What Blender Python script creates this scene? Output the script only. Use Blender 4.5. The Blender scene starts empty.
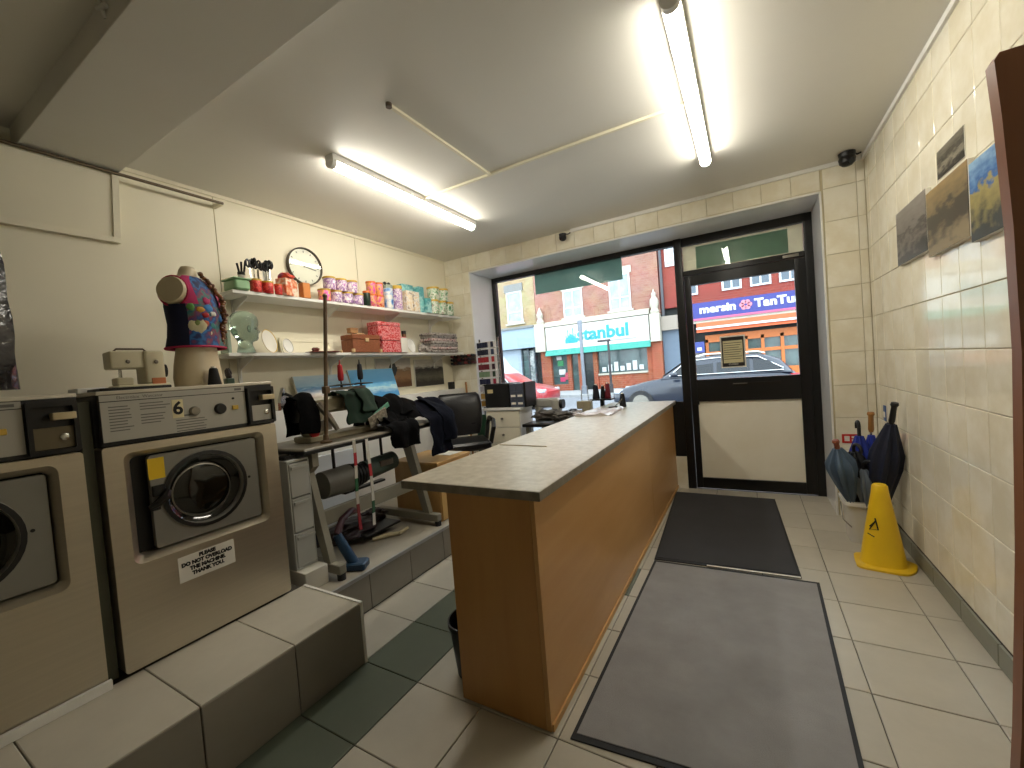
import bpy, bmesh, math, random
from mathutils import Vector, Matrix, Euler, noise
random.seed(7)
R = math.radians
PI = math.pi
scene = bpy.context.scene
COL = scene.collection

# ------------------------------------------------------------------ camera
def make_camera():
    yaw, pit, rol = 0.519668, 0.0316961, -0.0792394
    f = Vector((-math.sin(yaw), math.cos(yaw), 0)); r = Vector((math.cos(yaw), math.sin(yaw), 0)); u = Vector((0, 0, 1))
    f2 = f * math.cos(pit) - u * math.sin(pit); u2 = u * math.cos(pit) + f * math.sin(pit)
    r3 = r * math.cos(rol) + u2 * math.sin(rol); u3 = u2 * math.cos(rol) - r * math.sin(rol)
    cd = bpy.data.cameras.new('camera'); cam = bpy.data.objects.new('camera', cd); COL.objects.link(cam)
    m = Matrix((r3, u3, -f2)).transposed().to_4x4(); m.translation = (0, 0, 1.35)
    cam.matrix_world = m
    cd.sensor_width = 36; cd.lens = 415.03 / 1024 * 36; cd.clip_start = 0.02; cd.clip_end = 200
    scene.camera = cam
make_camera()

# ------------------------------------------------------------------ world / exposure
W = bpy.data.worlds.new('overcast_sky'); scene.world = W; W.use_nodes = True
W.node_tree.nodes['Background'].inputs[0].default_value = (0.80, 0.89, 1.0, 1)
W.node_tree.nodes['Background'].inputs[1].default_value = 2.9
vs = scene.view_settings
vs.view_transform = 'Standard'; vs.look = 'None'; vs.gamma = 1.0; vs.use_curve_mapping = False
vs.exposure = 1.2
TUBE_STRENGTH = 22.0

# ------------------------------------------------------------------ helpers
def hexc(h):
    h = h.lstrip('#'); c = [int(h[i:i + 2], 16) / 255 for i in (0, 2, 4)]
    return tuple(x / 12.92 if x <= .04045 else ((x + .055) / 1.055) ** 2.4 for x in c)
MATS = {}
def mat(name, col, rough=.5, metal=0., var=0., vs=8., bump=0., bs=80., col2=None, stretch=(1, 1, 1), rand=0., spec=.5, coat=0.,
        emit=0., contrast=.25, world=False, trans=0., alpha=1.):
    if name in MATS: return MATS[name]
    m = bpy.data.materials.new(name); m.use_nodes = True; MATS[name] = m
    nt = m.node_tree; b = nt.nodes['Principled BSDF']; L = nt.links
    c = hexc(col) if isinstance(col, str) else col
    b.inputs['Base Color'].default_value = (*c, 1); b.inputs['Roughness'].default_value = rough; b.inputs['Metallic'].default_value = metal
    b.inputs['Specular IOR Level'].default_value = spec; b.inputs['Coat Weight'].default_value = coat
    b.inputs['Transmission Weight'].default_value = trans; b.inputs['Alpha'].default_value = alpha
    out = None
    if var or col2 or bump:
        tc = nt.nodes.new('ShaderNodeTexCoord'); mp = nt.nodes.new('ShaderNodeMapping'); mp.inputs['Scale'].default_value = stretch
        if world:
            ge = nt.nodes.new('ShaderNodeNewGeometry'); L.new(ge.outputs['Position'], mp.inputs[0])
        else:
            L.new(tc.outputs['Object'], mp.inputs[0])
        vec = mp.outputs[0]
        if rand:
            oi = nt.nodes.new('ShaderNodeObjectInfo'); ad = nt.nodes.new('ShaderNodeVectorMath'); ad.operation = 'MULTIPLY_ADD'
            L.new(oi.outputs['Random'], ad.inputs[0]); ad.inputs[1].default_value = (17, 31, 23); L.new(vec, ad.inputs[2]); vec = ad.outputs[0]
    if var or col2:
        n = nt.nodes.new('ShaderNodeTexNoise'); n.inputs['Scale'].default_value = vs; n.inputs['Detail'].default_value = 5; n.inputs['Roughness'].default_value = .6
        L.new(vec, n.inputs['Vector'])
        rp = nt.nodes.new('ShaderNodeValToRGB'); c2 = hexc(col2) if isinstance(col2, str) else tuple(x * (1 - var) for x in c)
        rp.color_ramp.elements[0].position = .5 - contrast; rp.color_ramp.elements[0].color = (*c2, 1)
        rp.color_ramp.elements[1].position = .5 + contrast; rp.color_ramp.elements[1].color = (*c, 1)
        L.new(n.outputs[0], rp.inputs[0]); out = rp.outputs[0]
    if rand:
        oi = nt.nodes.new('ShaderNodeObjectInfo'); mr = nt.nodes.new('ShaderNodeMapRange')
        mr.inputs[3].default_value = 1 - rand; mr.inputs[4].default_value = 1 + rand; L.new(oi.outputs['Random'], mr.inputs[0])
        hs = nt.nodes.new('ShaderNodeHueSaturation'); L.new(mr.outputs[0], hs.inputs['Value'])
        if out: L.new(out, hs.inputs['Color'])
        else: hs.inputs['Color'].default_value = (*c, 1)
        out = hs.outputs[0]
    if out: L.new(out, b.inputs['Base Color'])
    if bump:
        n2 = nt.nodes.new('ShaderNodeTexNoise'); n2.inputs['Scale'].default_value = bs; n2.inputs['Detail'].default_value = 3; L.new(vec, n2.inputs['Vector'])
        bp = nt.nodes.new('ShaderNodeBump'); bp.inputs['Strength'].default_value = bump; bp.inputs['Distance'].default_value = .01
        L.new(n2.outputs[0], bp.inputs['Height']); L.new(bp.outputs[0], b.inputs['Normal'])
    if emit:
        b.inputs['Emission Color'].default_value = (*c, 1); b.inputs['Emission Strength'].default_value = emit
    return m
def printmat(name, cols, scale=30., rough=.4, stretch=(1, 1, 1), rand=1):
    """flat print: blotches of several colours"""
    if name in MATS: return MATS[name]
    m = bpy.data.materials.new(name); m.use_nodes = True; MATS[name] = m
    nt = m.node_tree; b = nt.nodes['Principled BSDF']; L = nt.links; b.inputs['Roughness'].default_value = rough
    tc = nt.nodes.new('ShaderNodeTexCoord'); mp = nt.nodes.new('ShaderNodeMapping'); mp.inputs['Scale'].default_value = stretch
    L.new(tc.outputs['Object'], mp.inputs[0]); oi = nt.nodes.new('ShaderNodeObjectInfo')
    ad = nt.nodes.new('ShaderNodeVectorMath'); ad.operation = 'MULTIPLY_ADD'; L.new(oi.outputs['Random'], ad.inputs[0])
    ad.inputs[1].default_value = (7 * rand, 5 * rand, 9 * rand); L.new(mp.outputs[0], ad.inputs[2])
    n = nt.nodes.new('ShaderNodeTexNoise'); n.inputs['Scale'].default_value = scale; n.inputs['Detail'].default_value = 2.5; L.new(ad.outputs[0], n.inputs['Vector'])
    rp = nt.nodes.new('ShaderNodeValToRGB'); rp.color_ramp.interpolation = 'LINEAR'
    k = len(cols)
    for i, cc in enumerate(cols):
        pos = .3 + .4 * i / max(1, k - 1)
        if i < 2: e = rp.color_ramp.elements[i]; e.position = pos
        else: e = rp.color_ramp.elements.new(pos)
        e.color = (*hexc(cc), 1)
    L.new(n.outputs[0], rp.inputs[0]); L.new(rp.outputs[0], b.inputs['Base Color'])
    return m
def wood(name, c1, c2, axis=0, rough=.4, scale=14.):
    st = [9, 9, 9]; st[axis] = .6
    return mat(name, c1, rough, col2=c2, vs=scale / 9 * 1.0 + .5, stretch=tuple(st), contrast=.3)
def glassmat(name, tint=(1, 1, 1), refl=.08, rough=0.):
    if name in MATS: return MATS[name]
    m = bpy.data.materials.new(name); m.use_nodes = True; MATS[name] = m
    nt = m.node_tree; nt.nodes.clear(); o = nt.nodes.new('ShaderNodeOutputMaterial'); mx = nt.nodes.new('ShaderNodeMixShader')
    t = nt.nodes.new('ShaderNodeBsdfTransparent'); t.inputs[0].default_value = (*tint, 1)
    g = nt.nodes.new('ShaderNodeBsdfGlossy'); g.inputs['Roughness'].default_value = rough
    fr = nt.nodes.new('ShaderNodeFresnel'); fr.inputs[0].default_value = 1.45
    ml = nt.nodes.new('ShaderNodeMath'); ml.operation = 'MULTIPLY_ADD'; ml.inputs[1].default_value = 1.0; ml.inputs[2].default_value = refl
    nt.links.new(fr.outputs[0], ml.inputs[0]); nt.links.new(ml.outputs[0], mx.inputs[0])
    nt.links.new(t.outputs[0], mx.inputs[1]); nt.links.new(g.outputs[0], mx.inputs[2]); nt.links.new(mx.outputs[0], o.inputs[0])
    return m

def rrect(w, h, r, cx=0, cy=0, n=4):
    p = []
    for k, (sx, sy) in enumerate(((1, 1), (-1, 1), (-1, -1), (1, -1))):
        for i in range(n + 1):
            a = PI / 2 * (k + i / n)
            p.append((cx + sx * (w / 2 - r) + r * math.cos(a), cy + sy * (h / 2 - r) + r * math.sin(a)))
    return p
def circ(r, cx=0, cy=0, n=20, ry=None):
    return [(cx + r * math.cos(2 * PI * i / n), cy + (ry or r) * math.sin(2 * PI * i / n)) for i in range(n)]
def dense(loop, n=8, lim=.03):
    out = []
    for a, b in zip(loop, loop[1:] + loop[:1]):
        out.append(a); d = math.hypot(b[0] - a[0], b[1] - a[1])
        if d > lim:
            for k in range(1, n): out.append((a[0] + (b[0] - a[0]) * k / n, a[1] + (b[1] - a[1]) * k / n))
    return out
def circmatch(loop, cx, cy, r):
    return [(cx + r * math.cos(a), cy + r * math.sin(a)) for a in [math.atan2(y - cy, x - cx) for x, y in loop]]

class MB:
    def __init__(s): s.v = []; s.f = []
    def add(s, vs, fs):
        o = len(s.v); s.v += [tuple(x) for x in vs]; s.f += [tuple(i + o for i in f) for f in fs]; return s
    def box(s, x0, y0, z0, x1, y1, z1, m=None):
        vs = [Vector((x, y, z)) for z in (z0, z1) for y in (y0, y1) for x in (x0, x1)]
        if m: vs = [m @ v for v in vs]
        return s.add(vs, [(0, 2, 3, 1), (4, 5, 7, 6), (0, 1, 5, 4), (2, 6, 7, 3), (0, 4, 6, 2), (1, 3, 7, 5)])
    def rbox(s, x0, y0, z0, x1, y1, z1, r=.01, m=None, n=3):
        """box with rounded vertical edges and chamfered top and bottom"""
        w, d = x1 - x0, y1 - y0; cx, cy = (x0 + x1) / 2, (y0 + y1) / 2
        r = min(r, w / 2.01, d / 2.01, (z1 - z0) / 2.01); e = r * .35
        loops = [(rrect(w - 2 * e * 1.5, d - 2 * e * 1.5, max(r - e, 1e-4), cx, cy, n), z0), (rrect(w, d, r, cx, cy, n), z0 + e * 1.5),
                 (rrect(w, d, r, cx, cy, n), z1 - e * 1.5), (rrect(w - 2 * e * 1.5, d - 2 * e * 1.5, max(r - e, 1e-4), cx, cy, n), z1)]
        return s.loft([[Vector((x, y, z)) for x, y in lp] for lp, z in loops], m=m)
    def loft(s, rings, cap=True, m=None, closed=True):
        n = len(rings[0]); o = len(s.v); vs = [Vector(p) for r in rings for p in r]
        if m: vs = [m @ v for v in vs]
        fs = []
        for i in range(len(rings) - 1):
            for j in range(n if closed else n - 1):
                k = (j + 1) % n; fs.append((i * n + j, i * n + k, (i + 1) * n + k, (i + 1) * n + j))
        if cap: fs.append(tuple(reversed(range(n)))); fs.append(tuple(range((len(rings) - 1) * n, len(rings) * n)))
        return s.add(vs, fs)
    def cyl(s, p0, p1, r0, r1=None, n=12, cap=True):
        r1 = r0 if r1 is None else r1
        p0, p1 = Vector(p0), Vector(p1); q = (p1 - p0).to_track_quat('Z', 'Y').to_matrix()
        rings = [[p + q @ Vector((r * math.cos(2 * PI * i / n), r * math.sin(2 * PI * i / n), 0)) for i in range(n)] for p, r in ((p0, r0), (p1, r1))]
        return s.loft(rings, cap)
    def tube(s, pts, r, n=8):
        pts = [Vector(p) for p in pts]; rr = r if isinstance(r, (list, tuple)) else [r] * len(pts)
        rings = []; up = Vector((0, 0, 1)); prev = None
        for i, p in enumerate(pts):
            t = (pts[min(i + 1, len(pts) - 1)] - pts[max(i - 1, 0)]).normalized()
            if prev is None: a = t.orthogonal().normalized()
            else: a = (prev - t * prev.dot(t)).normalized()
            prev = a; b = t.cross(a)
            rings.append([p + (a * math.cos(2 * PI * k / n) + b * math.sin(2 * PI * k / n)) * rr[i] for k in range(n)])
        return s.loft(rings)
    def lathe(s, prof, c=(0, 0, 0), n=20, m=None, sx=1, sy=1, cap=True):
        rings = [[Vector((c[0] + r * sx * math.cos(2 * PI * i / n), c[1] + r * sy * math.sin(2 * PI * i / n), c[2] + z)) for i in range(n)] for r, z in prof]
        return s.loft(rings, cap, m)
    def prism(s, poly, a, b, plane='XY', m=None):
        mk = {'XY': lambda p, t: (p[0], p[1], t), 'XZ': lambda p, t: (p[0], t, p[1]), 'YZ': lambda p, t: (t, p[0], p[1])}[plane]
        return s.loft([[mk(p, a) for p in poly], [mk(p, b) for p in poly]], True, m)
    def holed(s, outer, inner, a, b, plane='YZ'):
        """plate between a and b along its normal with a hole: outer and inner loops have the same count"""
        mk = {'XY': lambda p, t: (p[0], p[1], t), 'XZ': lambda p, t: (p[0], t, p[1]), 'YZ': lambda p, t: (t, p[0], p[1])}[plane]
        L4 = [[mk(p, a) for p in inner], [mk(p, b) for p in inner], [mk(p, b) for p in outer], [mk(p, a) for p in outer], [mk(p, a) for p in inner]]
        return s.loft(L4, False)
    def blob(s, c, rad, seed=0, amp=.25, sub=3, freq=2.5, flat=None):
        bm = bmesh.new(); bmesh.ops.create_icosphere(bm, subdivisions=sub, radius=1)
        vs = []
        for v in bm.verts:
            d = v.co.normalized(); k = 1 + amp * noise.noise(d * freq + Vector((seed * 3.1, seed * 1.7, seed)))+ amp * .5 * noise.noise(d * freq * 2.3 + Vector((seed, 5, seed * 2)))
            p = Vector((d.x * rad[0], d.y * rad[1], d.z * rad[2])) * k + Vector(c)
            if flat is not None and p.z < flat: p.z = flat
            vs.append(p)
        fs = [tuple(v.index for v in f.verts) for f in bm.faces]; bm.free()
        return s.add(vs, fs)
    def build(s, name, material, parent=None, smooth=35, loc=None, rot=None):
        me = bpy.data.meshes.new(name); me.from_pydata(s.v, [], s.f)
        bm = bmesh.new(); bm.from_mesh(me); bmesh.ops.recalc_face_normals(bm, faces=bm.faces); bm.to_mesh(me); bm.free()
        if smooth:
            me.polygons.foreach_set('use_smooth', [True] * len(me.polygons)); me.set_sharp_from_angle(angle=R(smooth))
        return link(name, me, material, parent, loc, rot)
def link(name, me, material, parent=None, loc=None, rot=None):
    if material and not me.materials: me.materials.append(material)
    o = bpy.data.objects.new(name, me); COL.objects.link(o); o.parent = parent
    if loc: o.location = loc
    if rot: o.rotation_euler = rot
    return o
def tag(o, label, cat, group=None, kind=None):
    o['label'] = label; o['category'] = cat
    if group: o['group'] = group
    if kind: o['kind'] = kind
    return o
def thing(name, label, cat, loc=(0, 0, 0), rz=0, group=None, kind=None):
    o = bpy.data.objects.new(name, None); o.empty_display_size = .05; COL.objects.link(o); o.location = loc; o.rotation_euler = (0, 0, rz)
    return tag(o, label, cat, group, kind)
def copy_tree(o, parent=None):
    c = o.copy(); COL.objects.link(c); c.parent = parent
    for ch in [x for x in KIDS.get(o.name, [])] if False else list(o.children): copy_tree(ch, c)
    return c
FACE_PX = (PI / 2, 0, PI / 2)      # text plane facing +X
FACE_NY = (PI / 2, 0, 0)           # text plane facing -Y
FACE_NX = (PI / 2, 0, -PI / 2)
def text(name, s, size, material, parent, loc, rot, depth=.0008, bold=0., sx=1., align='CENTER', line=1.):
    cu = bpy.data.curves.new(name, 'FONT'); cu.body = s; cu.size = size; cu.extrude = depth; cu.offset = bold; cu.align_x = align; cu.align_y = 'CENTER'; cu.space_line = line
    cu.resolution_u = 3
    tmp = bpy.data.objects.new('tmp', cu); COL.objects.link(tmp); bpy.context.view_layer.update()
    me = bpy.data.meshes.new_from_object(tmp); bpy.data.objects.remove(tmp); bpy.data.curves.remove(cu)
    o = link(name, me, material, parent, loc, rot); o.scale = (sx, 1, 1)
    return o
TILECACHE = {}
def tile_mesh(w, h, t, e=.003):
    k = (round(w, 4), round(h, 4), round(t, 4))
    if k in TILECACHE: return TILECACHE[k]
    mb = MB(); mb.loft([[(x, y, 0) for x, y in ((-w / 2, -h / 2), (w / 2, -h / 2), (w / 2, h / 2), (-w / 2, h / 2))],
                        [(x, y, t - e * .6) for x, y in ((-w / 2, -h / 2), (w / 2, -h / 2), (w / 2, h / 2), (-w / 2, h / 2))],
                        [(x, y, t) for x, y in ((-w / 2 + e, -h / 2 + e), (w / 2 - e, -h / 2 + e), (w / 2 - e, h / 2 - e), (-w / 2 + e, h / 2 - e))]])
    mb.f = [f for f in mb.f if f != (3, 2, 1, 0)]
    me = bpy.data.meshes.new('tile'); me.from_pydata(mb.v, [], mb.f)
    bm = bmesh.new(); bm.from_mesh(me); bmesh.ops.recalc_face_normals(bm, faces=bm.faces)
    if bm.faces and max(bm.faces, key=lambda f: f.calc_center_median().z).normal.z < 0:
        bmesh.ops.reverse_faces(bm, faces=bm.faces)
    bm.to_mesh(me); bm.free()
    TILECACHE[k] = me; return me
def put_tile(name, a0, a1, b0, b1, plane, pos, t, material, parent, gap=.004):
    """tile spanning a0..a1 x b0..b1 on a plane; plane: Z (floor), -X (wall facing -X), +X, -Y"""
    w, h = a1 - a0 - gap, b1 - b0 - gap
    if w < .012 or h < .012: return
    base = tile_mesh(w, h, t); key = (base.name, material.name)
    if key not in TILECACHE:
        me = base.copy(); me.materials.append(material); TILECACHE[key] = me
    o = bpy.data.objects.new(name, TILECACHE[key]); COL.objects.link(o); o.parent = parent
    ca, cb = (a0 + a1) / 2, (b0 + b1) / 2
    j = random.uniform(-.0006, .0006)
    if plane == 'Z': o.location = (ca, cb, pos + j)
    elif plane == '-X': o.location = (pos - j, ca, cb); o.rotation_euler = (PI / 2, 0, -PI / 2)
    elif plane == '+X': o.location = (pos + j, ca, cb); o.rotation_euler = (PI / 2, 0, PI / 2)
    elif plane == '-Y': o.location = (ca, pos - j, cb); o.rotation_euler = (PI / 2, 0, 0)
    elif plane == '+Y': o.location = (ca, pos + j, cb); o.rotation_euler = (PI / 2, 0, PI)
    return o
def grid(start, step, lo, hi):
    k = math.ceil((lo - start) / step - 1e-6); xs = [lo]
    while start + k * step < hi - 1e-6:
        x = start + k * step
        if x > lo + 1e-6: xs.append(x)
        k += 1
    return xs + [hi]

# ------------------------------------------------------------------ materials
m_grout = mat('floor_grout', '#4a453d', .9, var=.3, vs=20)
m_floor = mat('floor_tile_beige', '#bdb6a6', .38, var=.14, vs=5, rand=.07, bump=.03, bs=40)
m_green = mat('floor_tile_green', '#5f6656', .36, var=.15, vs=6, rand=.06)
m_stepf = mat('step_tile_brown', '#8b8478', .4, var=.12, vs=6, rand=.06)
m_wgrout = mat('wall_grout', '#cbbf9e', .85)
m_wtile = mat('wall_tile_marble', '#f2eddc', .07, col2='#e6dec6', vs=5, rand=.025, contrast=.12)
m_cream = mat('cream_paint', '#ece5cd', .55, var=.05, vs=2)
m_ceil = mat('ceiling_paint', '#e4e1d8', .6, var=.04, vs=1.5)
m_white = mat('white_paint', '#ecebe6', .45, var=.03, vs=6)
m_reveal = mat('reveal_marble', '#f1f3f6', .2, var=.06, vs=4)
m_black = mat('black_metal_frame', '#0b0b0c', .35, var=.2, vs=10)
m_blackpl = mat('black_plastic', '#0d0d0e', .42, var=.2, vs=20)
m_steel = mat('brushed_steel', '#cbc2b0', .34, metal=.86, var=.12, vs=3, stretch=(1, .4, 26), contrast=.3)
m_steel2 = mat('dull_steel', '#8f8a80', .38, metal=.85, var=.15, vs=6)
m_chrome = mat('chrome', '#d0d0cc', .15, metal=1)
m_greyplate = mat('grey_door_plate', '#8d8b84', .4, metal=.35, var=.1, vs=5)
m_print_grey = mat('panel_print', '#6c6a66', .6)
m_panel = mat('control_panel', '#b4b1a8', .4, metal=.2, var=.05, vs=6)
m_ink = mat('black_ink', '#151414', .6)
m_paper = mat('white_paper', '#e6e2d8', .7, var=.04, vs=10)
m_yellow = mat('yellow_plastic', '#f3c922', .38, var=.1, vs=5)
m_beech = mat('beech_veneer', '#c79c66', .32, col2='#b98a52', vs=1.6, stretch=(7, .8, 7), contrast=.3)
m_beechv_shaded = mat('beech_veneer_upright_shaded', '#c29358', .34, col2='#b28048', vs=1.6, stretch=(7, 7, .7), contrast=.3)  # upright grain; the end panel's shade is painted into its tone
m_ply = mat('pale_ply', '#c9a066', .45, col2='#b98c50', vs=1.6, stretch=(7, 7, .8), contrast=.3)
m_worktop = mat('mottled_worktop', '#c9c2b2', .3, col2='#a89f8c', vs=22, contrast=.2)
m_wtedge = mat('worktop_edge', '#8f897c', .4, col2='#736d61', vs=22, contrast=.2)
m_cabgrey = mat('machine_grey', '#5d5a52', .55, var=.15, vs=6)
m_glass = glassmat('window_glass', (.96, .99, .98), .0)
m_navy = mat('navy_cloth', '#0d101c', .9, spec=.1, var=.4, vs=14, bump=.3, bs=60)
m_blackcloth = mat('black_cloth', '#070708', .9, spec=.1, var=.4, vs=14, bump=.3, bs=60)
m_rubber = mat('black_rubber', '#171719', .7)
m_darkbrown = mat('brown_door_wood', '#94603f', .38, col2='#7a4a2e', vs=1.6, stretch=(8, 8, .7), contrast=.3)

# ================================================================== ROOM
XL, XR, YF, YB, ZC = -3.16, .825, 4.08, -2.6, 2.74
YD = 4.59                       # plane of shop window and door
OX0, OX1, OZ = -2.80, .555, 2.545
# floor
fl = tag(MB().box(XL - .3, YB - .1, -.25, XR + .2, 4.72, -.008).build('floor', m_grout, smooth=0), 'beige square floor tiles with dark grout and some green tiles', 'floor', kind='structure')
gx = grid(.345, .34, -2.03, XR); gy = grid(1.31, .342, -.4, 4.56)
greens = {(-1.695, 1.31 - .342 * 3), (-1.695, 1.31 - .342 * 2), (-1.695, 1.31 - .342), (-1.695, 1.31), (-1.695, 1.31 + .342), (-1.695, 1.31 + 2 * .342), (-1.015, 2.336)}
for i in range(len(gx) - 1):
    for j in range(len(gy) - 1):
        x0, x1, y0, y1 = gx[i], gx[i + 1], gy[j], gy[j + 1]
        if x1 <= -1.675 and y0 < 1.28: continue
        if y1 > 4.1 and (x0 < -2.79): continue
        g = any(abs(x0 - a) < .02 and abs(y0 - b) < .02 for a, b in greens)
        put_tile('floor_tile', x0, x1, y0, y1, 'Z', -.008, .008, m_green if g else m_floor, fl)
# raised platforms
PZ, PZ2 = .295, .228
pf = tag(MB().box(XL, -1.2, 0, -1.692, 1.298, PZ - .01).build('floor_platform', m_grout, smooth=0), 'tiled raised step that the washing machines stand on', 'step', kind='structure')
for j, (y0, y1) in enumerate(zip(grid(.97, .34, -1.2, 1.31)[:-1], grid(.97, .34, -1.2, 1.31)[1:])):
    put_tile('step_tile', -2.13, -1.68, y0, y1, 'Z', PZ - .01, .01, m_floor, pf)
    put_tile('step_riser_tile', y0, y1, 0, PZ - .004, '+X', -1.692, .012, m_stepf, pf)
MB().box(-1.699, 1.298, 0, -1.677, 1.313, PZ + .004).box(-2.12, 1.298, PZ - .02, -1.699, 1.313, PZ + .004).build('edge_trim', m_paper, pf, smooth=0)
pf2 = tag(MB().box(XL, 1.313, 0, -2.04, YF, PZ2 - .01).build('floor_platform', mat('platform_screed', '#a39b8a', .6, var=.2, vs=6), smooth=0), 'lower tiled platform under the sewing station and chair', 'step', kind='structure')
MB().box(XL, 1.313, PZ2 - .01, -2.026, YF, PZ2).build('platform_sheet', mat('platform_vinyl', '#a79f90', .35, var=.18, vs=4), pf2, smooth=0)
MB().box(-2.034, 1.313, PZ2 - .016, -2.018, YF, PZ2 + .004).build('edge_trim', mat('aluminium_edge', '#a9a9aa', .4, metal=.5), pf2, smooth=0)
ys = grid(1.655, .342, 1.313, YF)
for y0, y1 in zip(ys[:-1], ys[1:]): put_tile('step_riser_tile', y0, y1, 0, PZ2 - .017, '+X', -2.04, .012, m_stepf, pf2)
# ceiling, beam
ce = tag(MB().box(XL - .2, .80, ZC, XR + .2, YF + .05, ZC + .2).build('ceiling', m_ceil, smooth=0), 'plain off white painted ceiling', 'ceiling', kind='structure')
MB().box(XL - .2, YB - .1, ZC + .03, XR + .2, .66, ZC + .2).build('rear_ceiling', m_ceil, ce, smooth=0)
bmh = tag(MB().rbox(XL, .65, 2.66, XR, 1.035, ZC + .08, .004).build('ceiling_beam', m_ceil), 'boxed beam crossing the ceiling above the washing machines', 'beam', kind='structure')
MB().cyl((-1.93, .64, 2.745), (-1.86, .64, 2.72), .008).cyl((-1.90, .636, 2.75), (-1.90, .65, 2.70), .006).build('pipe_clip', m_white, bmh)
# left wall with boarded panels
wl = tag(MB().box(XL - .2, YB - .1, -.1, XL - .012, YF + .1, ZC + .1).build('wall_left', m_cream, smooth=0), 'cream boarded wall behind machines and shelves', 'wall', kind='structure')
for y0, y1 in ((YB, 1.556), (1.562, 2.752), (2.758, YF)): MB().box(XL - .013, y0, 0, XL, y1, ZC).build('wall_panel', m_cream, wl, smooth=0)
tr = tag(MB().rbox(XL, 1.045, 2.715, XL + .014, YF, ZC, .003).build('trim_1', m_cream), 'thin cream strip where boarded wall meets ceiling', 'trim', kind='structure')
# sloped boxing under the beam with its trim
sb = tag(MB().prism([(XL, 2.655), (XL + .09, 2.655), (XL + .025, 2.30), (XL, 2.30)], -.5, 1.0, 'XZ').build('wall_boxing', m_cream, smooth=0), 'sloping boxed panel with white trim high on the wall under the beam', 'wall panel', kind='structure')
MB().box(XL, -.5, 2.27, XL + .036, 1.03, 2.30).prism([(XL, 2.655), (XL + .1, 2.655), (XL + .036, 2.30), (XL, 2.30)], 1.0, 1.03, 'XZ').build('boxing_trim', m_cream, sb, smooth=0)
# rail / conduit
cn = thing('wall_rail', 'thin brown metal rail running along wall below the beam', 'rail', (XL, 0, 2.645))
MB().cyl((.105, -.4, 0), (.105, 1.57, 0), .009).build('rail_tube', mat('brown_rail', '#6e6250', .35, metal=.6), cn)
for y in (.05, 1.56): MB().rbox(0, y - .012, -.012, .105, y + .012, .012, .004).build('rail_bracket', m_cream, cn)
# right wall: tiles 20 x 25
wr = tag(MB().box(XR + .008, YB - .1, -.1, XR + .25, YF + .6, ZC + .1).build('wall_right', m_wgrout, smooth=0), 'glossy cream marbled tile wall beside the entrance', 'wall', kind='structure')
gyr = grid(2.185, .2, .585, YF); gz = [.10] + [.27 + .2545 * k for k in range(10)] + [ZC]
for y0, y1 in zip(gyr[:-1], gyr[1:]):
    for z0, z1 in zip(gz[:-1], gz[1:]): put_tile('wall_tile', y0, y1, z0, z1, '-X', XR + .008, .008, m_wtile, wr, gap=.003)
MB().box(XR, YB, 0, XR + .008, .583, ZC).build('rear_tiling', m_wtile, wr, smooth=0)
bb = tag(MB().box(XR - .001, .5, 0, XR + .004, YF, .1).build('baseboard_right', m_grout, smooth=0), 'grey green tile skirting along the right wall', 'skirting', kind='structure')
ysb = grid(2.35, .34, .5, YF)
for y0, y1 in zip(ysb[:-1], ysb[1:]): put_tile('skirting_tile', y0, y1, 0, .098, '-X', XR - .001, .012, mat('skirting_tile', '#8a8b7d', .4, var=.15, vs=7, rand=.06), bb)
tc2 = tag(MB().rbox(XR - .016, .7, ZC - .03, XR, YF, ZC, .003).build('trim_2', m_white), 'white cable trunking in the corner of right wall and ceiling', 'trunking', kind='structure')
# front wall
mbf = MB().box(XL, YF + .008, 0, OX0, 4.72, ZC + .1).box(OX1, YF + .008, 0, XR + .1, 4.72, ZC + .1).box(OX0, YF + .008, OZ, OX1, 4.72, ZC + .1)
wf = tag(mbf.build('wall_front', m_wgrout, smooth=0), 'cream tiled front wall around shop window and door', 'wall', kind='structure')
gzf = [0.0] + gz[1:]
gxs = grid(.57, .204, XL, XR)
for x0, x1 in zip(gxs[:-1], gxs[1:]):
    for z0, z1 in zip(gzf[:-1], gzf[1:]):
        for a0, a1, b0, b1 in ([(max(x0, XL), min(x1, OX0), z0, z1)] if x0 < OX0 else []) + ([(max(x0, OX1), x1, z0, z1)] if x1 > OX1 else []) + ([(max(x0, OX0), min(x1, OX1), max(z0, OZ), z1)] if x1 > OX0 and x0 < OX1 and z1 > OZ else []):
            if a1 - a0 > .013 and b1 - b0 > .013: put_tile('wall_tile', a0, a1, b0, b1, '-Y', YF + .008, .008, m_wtile, wf, gap=.003)
MB().box(OX0, YF, 0, OX0 + .006, YD, OZ).box(OX1 - .006, YF, 0, OX1, YD, OZ).box(OX0, YF, OZ - .006, OX1, YD, OZ).build('reveal_lining', m_reveal, wf, smooth=0)
MB().box(OX0 - .004, YF - .004, 0, OX0 + .008, YF + .01, OZ).box(OX1 - .008, YF - .004, 0, OX1 + .004, YF + .01, OZ).box(OX0 - .004, YF - .004, OZ - .008, OX1 + .004, YF + .01, OZ + .004).build('corner_bead', m_white, wf, smooth=0)
tag(MB().box(XL - .2, YB - .2, -.1, XR + .2, YB, ZC + .2).build('wall_back', m_cream, smooth=0), 'cream rear wall behind the viewer', 'wall', kind='structure')
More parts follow.
